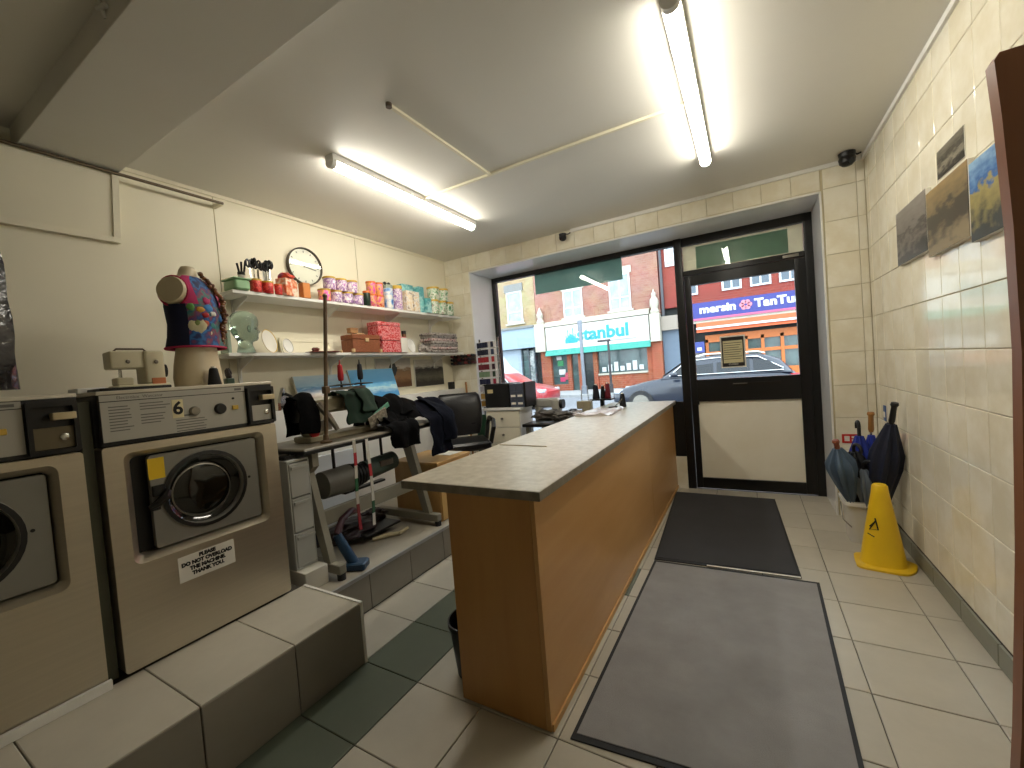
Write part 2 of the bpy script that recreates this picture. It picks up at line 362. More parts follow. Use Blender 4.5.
# window
wn = thing('window_1', 'large black framed shop window facing the street', 'window', (0, YD, 0), kind='structure')
def bar(x0, x1, z0, z1, name, parent, y0=-.03, y1=.04, m=m_black): return MB().rbox(x0, y0, z0, x1, y1, z1, .004).build(name, m, parent)
bar(OX0 + .006, -.588, 2.485, OZ - .006, 'head_frame', wn); bar(OX0 + .006, -2.745, .33, 2.485, 'side_frame', wn); bar(-.60, -.525, 0.0, OZ - .006, 'mullion', wn, -.05, .05)
bar(-2.745, -.60, .33, .40, 'sill_frame', wn)
MB().box(-2.745, .0, .40, -.60, .006, 2.485).build('pane', m_glass, wn, smooth=0)
MB().box(OX0 + .006, -.06, 0, -.60, .06, .33).build('stall_riser', m_wtile, wn, smooth=0)
bar(-.84, -.60, .30, .90, 'lower_panel', wn, -.045, -.031)
def film(name, col, tr=.6):
    m = mat(name, col, .6, var=.25, vs=4); nt_ = m.node_tree; b = nt_.nodes['Principled BSDF']; o = nt_.nodes['Material Output']
    t = nt_.nodes.new('ShaderNodeBsdfTranslucent'); mx = nt_.nodes.new('ShaderNodeMixShader'); mx.inputs[0].default_value = tr
    src = b.inputs['Base Color'].links[0].from_socket; nt_.links.new(src, t.inputs[0])
    nt_.links.new(b.outputs[0], mx.inputs[1]); nt_.links.new(t.outputs[0], mx.inputs[2]); nt_.links.new(mx.outputs[0], o.inputs[0]); return m
gs = tag(MB().box(-2.20, YD + .012, 2.25, -1.14, YD + .016, 2.485).build('window_film', film('green_film', '#93aca4', .65), smooth=0), 'grey green translucent film across the top of the shop window', 'film')
# door
dr = thing('door_1', 'black framed glazed shop door with white lower panel and transom light', 'door', (0, YD, 0), kind='structure')
fr = bar(-.525, OX1 - .006, 2.465, OZ - .006, 'head_frame', dr); bar(-.525, .485, 2.16, 2.21, 'transom_bar', dr); bar(.485, OX1 - .006, 0, 2.465, 'side_frame', dr)
MB().box(-.525, .0, 2.21, .485, .006, 2.465).build('transom_pane', m_glass, dr, smooth=0)
ol = rrect(1.005, 2.15, .004, -.02, 1.08); 
lf = MB(); 
for a, b, c, d in ((-.52, -.462, .01, 2.155), (.402, .486, .01, 2.155), (-.462, .402, 2.058, 2.155), (-.462, .402, .89, 1.11), (-.462, .402, .01, .115)): lf.rbox(a, -.035, c, b, .03, d, .004)
leaf = lf.build('door_leaf', m_black, dr)
MB().box(-.462, -.002, 1.11, .402, .004, 2.058).build('pane', m_glass, leaf, smooth=0)
MB().box(-.462, -.012, .115, .402, .01, .89).build('lower_panel', mat('cream_board', '#f3eede', .5, col2='#eae2cc', vs=3, contrast=.3), leaf, smooth=0)
MB().rbox(-.14, -.042, 1.035, .25, -.034, 1.062, .003).build('letter_plate', mat('bronze_dark', '#2a2622', .35, metal=.5), leaf)
MB().rbox(-.14, -.046, 1.052, -.02, -.041, 1.06, .002).build('letter_plate_shine', m_steel2, leaf)
MB().rbox(-.50, -.05, .86, -.45, -.034, .90, .003).build('lock_block', m_blackpl, leaf)
MB().rbox(.32, -.042, 2.17, .44, -.034, 2.195, .002).build('closer_badge', m_steel2, dr)
tf = thing('transom_film', 'cream translucent film with pale green band on the transom light', 'film', (0, YD + .012, 0))
MB().box(-.522, 0, 2.212, .482, .003, 2.463).build('cream_sheet', film('cream_film', '#e6dcc6', .6), tf, smooth=0)
MB().box(-.40, -.004, 2.225, .37, -.001, 2.44).build('green_band', film('green_film_pale', '#a9ccbc', .6), tf, smooth=0)
nt = thing('notice', 'black bordered opening hours notice stuck on the door glass', 'notice', (-.125, YD - .008, 1.366))
MB().box(-.108, -.003, -.155, .108, 0, .155).build('sheet', m_paper, nt, smooth=0)
MB().holed(rrect(.192, .286, .002), rrect(.168, .262, .002), -.0045, -.003, 'XZ').build('border', m_ink, nt, smooth=0)
MB().box(-.084, -.004, -.131, .084, -.003, .131).build('field', mat('notice_buff', '#cfc59d', .7), nt, smooth=0)
for k in range(8): MB().box(-.078, -.005, .082 - k * .022, .078 - .012 * (k % 3), -.004, .087 - k * .022).build('text_line', m_ink, nt, smooth=0)
for za, zb in ((-.135, -.108), (.108, .135)): MB().box(-.09, -.005, za, .09, -.0035, zb).build('band', m_ink, nt, smooth=0)
text('closing_word', 'CLOSED', .022, m_paper, nt, (0, -.0055, -.122), FACE_NY, .0003)

# ------------------------------------------------------------------ tube lights
m_tube = mat('lit_tube', (1.0, .945, .82), .5, emit=TUBE_STRENGTH)
def tube_light(label, x, y0, y1):
    t = thing('tube_light', label, 'light', (x, y0, ZC), group='ceiling tube lights')
    L_ = y1 - y0
    MB().rbox(-.036, 0, -.040, .036, L_, 0, .004).build('batten', m_white, t)
    pr = [(-.033, -.040)] + [(-.034 * math.cos(a), -.042 - .036 * math.sin(a)) for a in [PI * k / 10 for k in range(0, 11)]] + [(.033, -.040)]
    MB().prism(pr, .03, L_ - .03, 'XZ').build('diffuser', m_tube, t)
    for a, b in ((0, .03), (L_ - .03, L_)): MB().prism([(p[0] * 1.06, p[1] * 1.02) for p in pr], a, b, 'XZ').build('end_cap', m_white, t)
tube_light('lit tube light on the ceiling nearest the shelves', -2.13, 1.72, 3.24)
tube_light('lit tube light on the ceiling nearest the entrance door', -.185, 1.74, 3.30)
tk = thing('ceiling_trunking', 'white cable trunking joining the two ceiling tube lights', 'trunking', (0, 0, ZC))
MB().rbox(-2.10, 2.535, -.016, -.215, 2.555, 0, .002).build('trunking_run', m_cream, tk)
MB().rbox(-1.51, 1.60, -.016, -1.49, 2.535, 0, .002).build('trunking_branch', m_cream, tk)
MB().cyl((-1.5, 1.6, -.02), (-1.5, 1.6, 0), .016).build('cable_stub', mat('brown_stub', '#5a4a3a', .6), tk)
# ------------------------------------------------------------------ cctv cameras
def cctv(label, loc, sc, rz):
    t = thing('security_camera', label, 'camera', loc, rz)
    MB().cyl((0, 0, 0), (0, 0, -.03 * sc), .055 * sc, .05 * sc, 18).build('base', m_blackpl, t)
    MB().lathe([(.048 * sc, -.03 * sc), (.055 * sc, -.045 * sc), (.05 * sc, -.075 * sc), (.03 * sc, -.095 * sc), (.004, -.102 * sc)], n=18).build('dome', m_blackpl, t)
    MB().cyl((0, -.03 * sc, -.07 * sc), (0, -.058 * sc, -.08 * sc), .02 * sc, .018 * sc).build('lens', mat('lens_glass', '#22252a', .08), t)
    MB().tube([(.05 * sc, .0, -.01), (.08 * sc, .02, -.012), (.11 * sc, .03, .0)], .006).build('cable', m_blackpl, t)
cctv('black dome security camera on the ceiling above the entrance', (.70, 3.93, ZC - .004), .95, .3)
cctv('small black dome security camera above the shop window', (-1.575, 4.03, 2.70), .7, -.2)
tk2 = thing('camera_trunking', 'white trunking along the top of the front wall', 'trunking', (0, YF, ZC))
MB().rbox(-1.5, -.022, -.03, XR - .02, 0, 0, .003).build('trunking_run', m_white, tk2)

# ------------------------------------------------------------------ counter
ct = thing('shop_counter', 'long beech veneered service counter', 'counter', (0, 0, 0))
MB().box(-1.105, 1.318, .006, -.722, 1.336, .871).build('end_panel', m_beechv_shaded, ct, smooth=0)
for y0, y1 in ((1.318, 3.30), (3.303, 4.53)): MB().box(-.72, y0, .006, -.702, y1, .871).build('front_panel', m_beech, ct, smooth=0)
MB().box(-.7015, 1.325, .004, -.694, 4.53, .03).build('foot_strip', m_ply, ct, smooth=0)
MB().box(-.98, 1.364, .34, -.722, 4.52, .36).box(-.98, 1.364, .03, -.722, 4.52, .05).build('inner_shelf', m_ply, ct, smooth=0)
MB().box(-1.06, 4.50, .03, -.722, 4.52, .871).box(-1.06, 2.9, .05, -.722, 2.92, .871).build('divider', m_ply, ct, smooth=0)
MB().box(-.98, 1.40, 0, -.76, 4.5, .03).build('plinth', m_blackpl, ct, smooth=0)
wt = thing('counter_worktop', 'mottled cream stone effect worktop on the counter', 'worktop', (0, 0, .872))
MB().rbox(-1.345, 1.312, 0.002, -.675, 4.54, .038, .003).build('slab', m_worktop, wt)
MB().box(-1.347, 1.309, 0.003, -.673, 1.312, .036).box(-.675, 1.309, .003, -.673, 4.54, .036).build('edge_band', m_wtedge, wt, smooth=0)
st = tag(MB().rbox(-.16, -.004, 0, .16, .004, .004, .002).build('thin_stick', mat('buff_stick', '#a3926c', .6), loc=(-1.165, 2.10, .9105), rot=(0, 0, -.05)), 'thin flat buff stick lying across the counter top', 'stick')
# plastic sheet
def sheet(name, label, cat, pts, z, m, th=.006, seed=1, nx=10, ny=8):
    """crumpled sheet: quad corner points, wavy"""
    a, b, c, d = [Vector(p) for p in pts]; top = []; 
    for j in range(ny + 1):
        for i in range(nx + 1):
            u, v = i / nx, j / ny; p = (a * (1 - u) + b * u) * (1 - v) + (d * (1 - u) + c * u) * v
            h = max(.0015, .5 * th + th * noise.noise(Vector((u * 5, v * 5, seed))) * 1.3)
            top.append((p.x, p.y, z + h + .0008))
    n = len(top); bot = [(x, y, z + .0005) for x, y, _ in top]; mb = MB(); fs = []
    for j in range(ny):
        for i in range(nx):
            q = (j * (nx + 1) + i, j * (nx + 1) + i + 1, (j + 1) * (nx + 1) + i + 1, (j + 1) * (nx + 1) + i); fs.append(q); fs.append(tuple(k + n for k in reversed(q)))
    bd = [i for i in range(nx + 1)] + [(j + 1) * (nx + 1) - 1 for j in range(1, ny + 1)] + [ny * (nx + 1) + i for i in range(nx - 1, -1, -1)] + [j * (nx + 1) for j in range(ny - 1, 0, -1)]
    for k in range(len(bd)): a_, b_ = bd[k], bd[(k + 1) % len(bd)]; fs.append((a_, a_ + n, b_ + n, b_))
    mb.add(top + bot, fs); return tag(mb.build(name, m, smooth=60), label, cat)
sheet('plastic_bag', 'crumpled clear plastic bag lying on the counter top', 'bag', [(-1.32, 3.36), (-1.02, 3.42), (-1.04, 3.9), (-1.3, 3.82)], .91, mat('crumpled_plastic', '#cfc6c2', .2, var=.25, vs=12), .03, 3)
def thread_cone(label, loc, col, h=.11, r=.03, group=None, z2=None):
    t = thing('thread_cone', label, 'thread', loc, group=group)
    MB().lathe([(r * .9, 0), (r, .006), (r * .62, h * .92), (r * .5, h)], n=14).build('thread', mat('thread_' + col, col, .8, var=.3, vs=60), t)
    MB().cyl((0, 0, h), (0, 0, h + .008), r * .35, n=10).build('cone_tip', m_paper, t)
    return t
thread_cone('black thread cone standing on the far end of the counter', (-1.09, 4.06, .91), '#131318', .13, .034)
aw = thing('snips', 'small black thread snips resting on the counter beside the thread cone', 'scissors', (-1.16, 4.0, .911), .5)
MB().tube([(0, 0, .006), (.05, .0, .05), (.09, 0, .09)], .004).tube([(0, .02, .006), (.05, .012, .04), (.1, 0, .07)], .004).build('blade', m_chrome, aw)
MB().rbox(-.05, -.02, 0, .03, .04, .014, .006).build('grip', m_blackpl, aw)
# waste bin behind counter
wb = thing('waste_bin', 'black plastic waste bin behind the counter end', 'bin', (-1.165, 1.49, 0))
MB().lathe([(.075, 0), (.095, .22), (.102, .225), (.102, .245), (.096, .245), (.09, .225), (.072, .012), (.001, .012)], n=22, sy=1.15, cap=False).build('bucket', m_blackpl, wb)
# ------------------------------------------------------------------ mats
def floor_mat(label, corners, m, mb_):
    t = thing('floor_mat', label, 'mat', (0, 0, .0006))
    c = [Vector(p) for p in corners]; ce_ = sum(c, Vector((0, 0))) / 4
    ins = [p + (ce_ - p).normalized() * .03 for p in c]
    MB().holed([tuple(p) for p in c], [tuple(p) for p in ins], 0, .006, 'XY').build('rubber_border', mb_, t, smooth=0)
    MB().prism([tuple(p) for p in ins], 0, .009, 'XY').build('carpet', m, t, smooth=0)
floor_mat('large grey carpet mat with black rubber edge beside the counter', [(-.632, 1.325), (.245, 1.40), (.285, 2.845), (-.617, 2.815)][0:4], mat('grey_carpet', '#9c9a9a', .95, col2='#858282', vs=4.5, bump=.5, bs=420, contrast=.3), m_rubber)
floor_mat('charcoal ribbed entrance mat by the shop door', [(-.622, 2.832), (.205, 2.875), (.142, 4.36), (-.70, 4.37)], mat('charcoal_carpet', '#3d3d40', .95, var=.2, vs=4, bump=.5, bs=300), m_rubber)
sheet('paper_strip', 'white paper strip between the two floor mats', 'paper', [(-.30, 2.835), (.20, 2.858), (.20, 2.872), (-.30, 2.85)], .0095, m_paper, .001, 5, 6, 2)

# ------------------------------------------------------------------ washing machines
def washer(label, y, coin_m, panel_long=True):
    t = thing('washing_machine', label, 'washing machine', (-2.12, y, PZ), group='steel front-loading washing machines')
    MB().rbox(-.72, -.322, .02, -.085, .322, 1.085, .01).build('body', m_cabgrey, t)
    MB().box(-.70, -.31, 0, -.03, .31, .02).build('plinth', m_blackpl, t, smooth=0)
    # stainless front with rounded recess
    o = rrect(.66, .873, .012, 0, .4365 + .012, 5); i1 = rrect(.535, .445, .03, -.004, .632, 5); i2 = rrect(.49, .40, .02, 0, .632, 5)
    mb = MB(); mk = lambda l, x: [(x, a, b) for a, b in l]
    mb.loft([mk(o, -.085), mk(o, 0), mk(i1, 0), mk(rrect(.515, .425, .025, -.002, .632, 5), -.012), mk(i2, -.03), mk(i2, -.079)], False)
    mb.build('front_panel', m_steel, t)
    MB().box(-.0845, -.25, .43, -.079, .25, .835).build('recess_back', m_blackpl, t, smooth=0)
    # door
    dl = dense(rrect(.425, .385, .012, .026, .632, 3), 10); hc = circmatch(dl, .014, .638, .150)
    d = MB(); d.loft([mk(dl, -.058), mk(dl, -.032), mk(circmatch(dl, .014, .638, .170), -.032), mk(circmatch(dl, .014, .638, .162), -.026), mk(hc, -.040), mk(circmatch(dl, .014, .638, .148), -.062)], False)
    door = d.build('door', m_greyplate, t)
    MB().lathe([(.158, 0), (.168, .006), (.168, .010), (.152, .012)], (0, 0, 0), 36, m=Matrix.Translation((-.034, .014, .638)) @ Matrix.Rotation(PI / 2, 4, 'Y'), cap=False).build('door_ring', m_blackpl, door)
    MB().lathe([(.152, -.012), (.142, -.02), (.118, -.030), (.108, -.026), (.06, -.020), (.001, -.018)], n=40, m=Matrix.Translation((-.040, .014, .638)) @ Matrix.Rotation(PI / 2, 4, 'Y'), cap=False).build('door_glass', mat('door_glass', '#15140f', .06, spec=.6), door)
    MB().lathe([(.112, -.002), (.118, .004), (.112, .006)], n=40, m=Matrix.Translation((-.068, .008, .630)) @ Matrix.Rotation(PI / 2, 4, 'Y'), cap=False).build('drum_rim', m_steel2, door)
    MB().rbox(-.034, -.185, .655, -.02, -.14, .70, .004).tube([(-.02, -.20, .615), (-.004, -.175, .63), (-.004, -.150, .65), (-.016, -.135, .67)], [.012, .016, .018, .012]).rbox(-.03, -.20, .60, -.012, -.165, .63, .004).build('door_handle', m_blackpl, door)
    MB().cyl((-.034, .195, .64), (-.030, .195, .64), .006).build('screw', m_ink, door)
    # control fascia
    MB().rbox(-.06, -.33, .887, -.002, .33, 1.09, .006).build('fascia', m_blackpl, t)
    MB().box(-.002, -.322, 1.06, .003, .195, 1.083).build('name_strip', m_panel, t, smooth=0)
    cp = MB().box(-.002, -.322, .905, .003, .195, 1.057).build('control_panel', m_panel, t, smooth=0)
    MB().rbox(-.72, -.33, 1.085, 0.002, .33, 1.10, .004).build('top_lid', mat('lid_steel', '#cfc8b8', .4, metal=.3), t)
    text('brand_lettering', 'Electrolux  Wascator', .017, m_print_grey, t, (.0035, -.20, 1.071), FACE_PX, .0003)
    MB().box(.003, .15, 1.066, .0036, .18, 1.076).build('badge', m_print_grey, t, smooth=0)
    random.seed(3)
    lines = MB()
    for cy, cw, rows, z0 in ((-.30, .075, 9, 1.035), (-.205, .10, 3, 1.04), (-.205, .085, 4, .995), (-.09, .12, 5, .955)):
        for r_ in range(rows): lines.box(.003, cy, z0 - r_ * .0115, .0035, cy + cw * random.uniform(.7, 1), z0 - r_ * .0115 + .004)
    lines.box(.003, -.07, .972, .0036, -.02, .979)
    ln = lines.build('instruction_print', m_print_grey, t, smooth=0); ln['kind'] = 'stuff'
    for py, pz, pr_, mm, nm in ((-.02, .990, .021, m_steel2, 'coin_disc'), (.082, .988, .025, m_blackpl, 'program_knob')):
        MB().lathe([(pr_, 0), (pr_, .006), (pr_ * .8, .016), (.001, .017)], n=20, m=Matrix.Translation((.003, py, pz)) @ Matrix.Rotation(PI / 2, 4, 'Y')).build(nm, mm, t)
    MB().rbox(.003, .132, .977, .012, .158, .997, .003).build('start_button', mat('amber_button', '#d8b24a', .35), t)
    MB().cyl((.003, .14, 1.03), (.007, .14, 1.03), .005).build('indicator_lamp', m_ink, t)
    # coin box
    MB().holed(rrect(.125, .18, .006, .262, .985), rrect(.10, .15, .004, .262, .982), -.002, .022, 'YZ').build('coin_box_frame', m_blackpl, t)
    MB().box(-.002, .212, .91, .006, .312, .985).build('coin_box', coin_m, t, smooth=0)
    MB().rbox(.006, .255, 1.01, .045, .315, 1.035, .004).build('coin_slide', mat('slide_plate', '#c8b894', .4, metal=.3), t)
    MB().lathe([(.012, 0), (.012, .006), (.008, .008)], n=14, m=Matrix.Translation((.006, .287, .948)) @ Matrix.Rotation(PI / 2, 4, 'Y')).build('coin_box_lock', m_chrome, t)
    return t
w6 = washer('washing machine numbered 6 with the do not overload notice', .905, m_panel)
w5 = washer('washing machine at the edge of the view, left of machine 6', .195, mat('tarnished_coin_box', '#6d6450', .4, metal=.5))
MB().box(.0035, -.100, .968, .0042, -.060, 1.046).build('number_plate', mat('cream_sticker', '#e6dcb0', .6), w6, smooth=0)
text('number', '6', .075, m_ink, w6, (.0048, -.080, 1.007), FACE_PX, .0004, .002)
MB().box(-.032, -.19, .725, -.0312, -.134, .812).build('yellow_sticker', m_yellow, w6, smooth=0)
MB().box(0.0005, -.135, .272, .0015, .083, .38).build('notice_plate', m_paper, w6, smooth=0)
text('notice_lettering', 'PLEASE\nDO NOT OVERLOAD\nTHE MACHINE.\nTHANK YOU.', .0215, m_ink, w6, (.0022, -.026, .331), FACE_PX, .0004, .0016, sx=.95, line=1.05)
wbd = tag(MB().box(-2.114, -.2, PZ + .0005, -2.098, .53, PZ + .034).build('kick_board', m_white, smooth=0), 'white kick board at the foot of the left hand washing machine', 'board')
gp = tag(MB().box(-2.25, .535, PZ + .001, -2.16, .565, 1.36).build('filler_strip', mat('olive_filler', '#4b4c3c', .5), smooth=0), 'olive filler strip in the gap between the washing machines', 'panel')
WT = PZ + 1.10 + .0005

# items on machine 6
ovl = thing('overlocker', 'cream overlock sewing machine standing on top of machine 6', 'sewing machine', (-2.40, .795, WT), -.05); ovl.scale = (.72, .72, .85)
m_ivory = mat('ivory_plastic', '#d8cfb0', .4, var=.12, vs=10)
MB().rbox(-.10, -.12, 0, .10, .14, .03, .012).build('base', m_ivory, ovl)
MB().rbox(-.09, .02, .03, .09, .12, .205, .015).build('body', m_ivory, ovl)
MB().rbox(-.07, -.135, .115, .07, .03, .205, .012).build('arm', m_ivory, ovl)
MB().rbox(-.05, -.11, .03, .06, -.03, .07, .01).build('cloth_plate', m_ivory, ovl)
MB().cyl((-.01, -.075, .07), (-.01, -.075, .115), .008).build('needle_bar', m_chrome, ovl)
MB().rbox(.09, .045, .01, .096, .115, .06, .003).build('label_patch', mat('orange_patch', '#c8794a', .6), ovl)
for k in range(2): MB().lathe([(.010, 0), (.011, .006), (.006, .010)], n=12, m=Matrix.Translation((.07, -.055, .15) if k == 0 else (.09, .075, .145)) @ Matrix.Rotation(PI / 2, 4, 'Y')).build('tension_dial', mat('dial_grey', '#7a7264', .4), ovl)
MB().cyl((0, .12, .1), (0, .15, .1), .035, n=16).build('handwheel', m_blackpl, ovl)
MB().tube([(-.06, -.09, .205), (-.06, -.07, .225), (-.06, .06, .225), (-.06, .08, .205)], .005).build('carry_handle', mat('brown_handle', '#5d4632', .5), ovl)
tag(MB().rbox(-2.30, .60, WT, -2.16, .83, WT + .012, .004).build('black_tray', m_blackpl), 'flat black tray on the front edge of machine 6', 'tray')
tag(MB().rbox(-2.42, .575, WT, -2.305, .66, WT + .02, .004).build('white_tray', m_white), 'small white tray beside the overlock machine', 'tray')

# mannequin torso
mq = thing('mannequin', 'cream half torso dress form standing on top of machine 6', 'mannequin', (-2.44, 1.055, WT), R(36))
m_skin = mat('dressform_cream', '#cfc0a0', .5, var=.06, vs=4)
def ell(cx, cy, z, rx, ry, n=28, p=2.3):
    o = []
    for i in range(n):
        a = 2 * PI * i / n; c, s_ = math.cos(a), math.sin(a)
        o.append((cx + rx * math.copysign(abs(c) ** (2 / p), c), cy + ry * math.copysign(abs(s_) ** (2 / p), s_), z))
    return o
# torso: shoulders along local Y, chest to +X
prof = [(0, 0, 0, .088, .112), (0, 0, .05, .090, .116), (0, 0, .11, .084, .110), (.005, 0, .20, .075, .095), (.008, 0, .28, .082, .105), (.012, 0, .36, .092, .122), (.006, 0, .43, .090, .132), (0, 0, .49, .075, .135), (-.004, 0, .525, .058, .112), (-.006, 0, .550, .044, .072), (-.006, 0, .566, .036, .042), (-.004, 0, .590, .033, .037), (-.002, 0, .606, .026, .030), (-.002, 0, .612, .012, .014)]
bd = MB().loft([ell(*p) for p in prof]).build('torso', m_skin, mq, smooth=60)
for s_ in (-1, 1): MB().lathe([(.062, -.01), (.066, .02), (.060, .032), (.001, .033)], n=24, m=Matrix.Translation((0, s_ * .118, .465)) @ Matrix.Rotation(-s_ * PI / 2 * .93, 4, 'X')).build('arm_cap', m_skin, mq)
vest = thing('vest', 'navy vest with colourful embroidered front on the dress form', 'vest', (-2.44, 1.055, WT), R(36))
def vest_section(z, grow):
    for a, b in zip(prof[:-1], prof[1:]):
        if a[2] <= z <= b[2]:
            t_ = (z - a[2]) / (b[2] - a[2]); q = [a[i] * (1 - t_) + b[i] * t_ for i in range(5)]
            return ell(q[0], q[1], z, q[3] + grow, q[4] + grow, 36)
zs = [.195, .25, .31, .36, .40]
rings = [vest_section(z, .016 - .006 * (i / len(zs)) + (.022 if i == 0 else .010 if i == 1 else 0)) for i, z in enumerate(zs)]
n36 = 36
def strip(rings, j0, j1): return [[r[j % n36] for j in range(j0, j1 + 1)] for r in rings]
m_vestf = printmat('embroidery', ['#141f4c', '#182a5c', '#2a6aa8', '#1c3670', '#7a2f4a', '#2f6f6a', '#1c2c60', '#c4ba90'], 13., .7)
m_vestb = mat('vest_navy', '#141a3c', .8, var=.3, vs=20)
MB().loft(strip(rings, -7, 7), False, closed=False).build('front_panel', m_vestf, vest, 60)
MB().loft(strip(rings, 7, 29), False, closed=False).build('back_panel', m_vestb, vest, 60)
hem = [Vector(p) for p in rings[0]]
MB().tube(hem + [hem[0]], .006, 6).build('hem_piping', mat('magenta_trim', '#b01f4c', .7), vest)
zs2 = [.40, .435, .47, .50, .53, .55]
up = [vest_section(z, .010) for z in zs2]
for j0, j1, nm, mm in ((2, 6, 'shoulder_front', mat('pink_cloth', '#c8326e', .8, var=.3, vs=30)), (-7, -4, 'shoulder_front', MATS.get('pink_cloth') or m_vestf), (-4, 1, 'yoke_front', m_vestf), (11, 25, 'yoke_back', m_vestb)):
    MB().loft(strip(up, j0, j1), False, closed=False).build(nm, mm, vest, 60)
for s_ in (-1, 1): MB().tube([Vector((.066 * math.cos(2 * PI * k / 20), s_ * .128, .462 + .072 * math.sin(2 * PI * k / 20))) for k in range(21)], .006, 6).build('armhole_piping', MATS['magenta_trim'], vest)
for k, (a, z, c, rx, rz) in enumerate([(-.35, .385, '#3f86c8', .03, .02), (-.75, .375, '#d9a23a', .022, .014), (-1.0, .385, '#5f9a4c', .02, .018), (-.55, .35, '#b82a30', .024, .014), (-.2, .36, '#e9e6dc', .022, .012), (-.85, .30, '#cfc7a0', .045, .045), (-.6, .265, '#d6cda8', .04, .035), (-1.0, .255, '#c4bb90', .04, .03), (-.45, .31, '#b0522e', .02, .02), (-.2, .30, '#2f7a78', .024, .02), (-.15, .262, '#e2dfd2', .022, .012), (-.8, .31, '#7a8a4a', .016, .02), (.1, .345, '#2f6fb0', .02, .02), (-.3, .42, '#c43a72', .024, .018)]):
    q = vest_section(z, .013); i = int(round(a / (2 * PI) * 36)) % 36; c0 = Vector(q[i]); nn = Vector((math.cos(a), math.sin(a), 0))
    MB().blob((0, 0, 0), (.006, rx * .8, rz), k, .35, 2).build('applique', mat('applique_' + c, c, .75, var=.2, vs=40), vest, 60, loc=c0 - nn * .001, rot=(0, 0, a))
nk = thing('bead_necklace', 'thick braided string of brown beads hanging on the dress form', 'necklace', (-2.44, 1.055, WT), R(36))
beads = []
for k in range(46):
    t_ = k / 45; z = .575 - .36 * t_; a = R(4) + .25 * math.sin(t_ * 2.2)
    q = vest_section(max(.2151, min(.5999, z)), .026); i = (a / (2 * PI) * 36) % 36; c0 = Vector(q[int(i)]).lerp(Vector(q[(int(i) + 1) % 36]), i % 1)
    beads.append(c0 + Vector((random.uniform(-.006, .006), random.uniform(-.012, .012), 0)))
bm_ = MB().blob((0, 0, 0), (.013, .013, .011), 1, .1, 1).build('bead', mat('bead_brown', '#5a2a1c', .3, col2='#8a5a2a', vs=6, rand=.5), nk, 60, loc=beads[0])
bm2 = mat('bead_dark', '#3a1418', .3, rand=.4)
for i, b in enumerate(beads[1:]):
    o = bm_.copy(); COL.objects.link(o); o.location = b; o.parent = nk
MB().tube(beads[::3] + [beads[-1]], .006, 6).build('cord', bm2, nk)
thread_cone('black thread cone on top of machine 6 before the dress form', (-2.30, 1.06, WT), '#0f0f10', .085, .03)
sf = thing('figurine', 'small dark green figurine at the end of machine 6', 'ornament', (-2.45, 1.20, WT))
MB().rbox(-.02, -.02, 0, .02, .02, .035, .006).build('base', mat('dark_green_glaze', '#2c4436', .35), sf)
MB().blob((0, 0, .06), (.018, .016, .03), 4, .3).build('figure', mat('dark_glaze', '#2a2222', .35), sf)
# hanging garment bag
gb = thing('garment_bag', 'dark garment in a clear plastic cover hanging at the edge of view', 'garment', (-2.80, .36, 1.44))
secs = []
for k in range(15):
    z = k / 14 * 1.1; w = .15 - .055 * (z / 1.1) ** 3; ring = []
    for i in range(26):
        a = 2 * PI * i / 26; rr = 1 + .12 * math.sin(a * 6 + z * 2) + .08 * noise.noise(Vector((a * 2, z * 6, 1)))
        ring.append((.05 * rr * math.cos(a), w * rr * math.sin(a) * (1 if z < .8 else 1), z))
    secs.append(ring)
MB().loft(secs).build('garment', mat('plastic_over_dark', '#1a181e', .14, col2='#4a484c', vs=9, contrast=.2, bump=.8, bs=14, coat=.6), gb, 60)
MB().tube([(0, 0, 1.09), (0, 0, 1.14), (0, .02, 1.17), (0, .03, 1.15)], .004).build('hanger_hook', m_chrome, gb)
tag(MB().rbox(-2.83, -.4, 2.578, -2.77, .5, 2.598, .004).build('hanging_rail', m_steel2), 'short steel hanging rail above the left washing machine', 'rail')

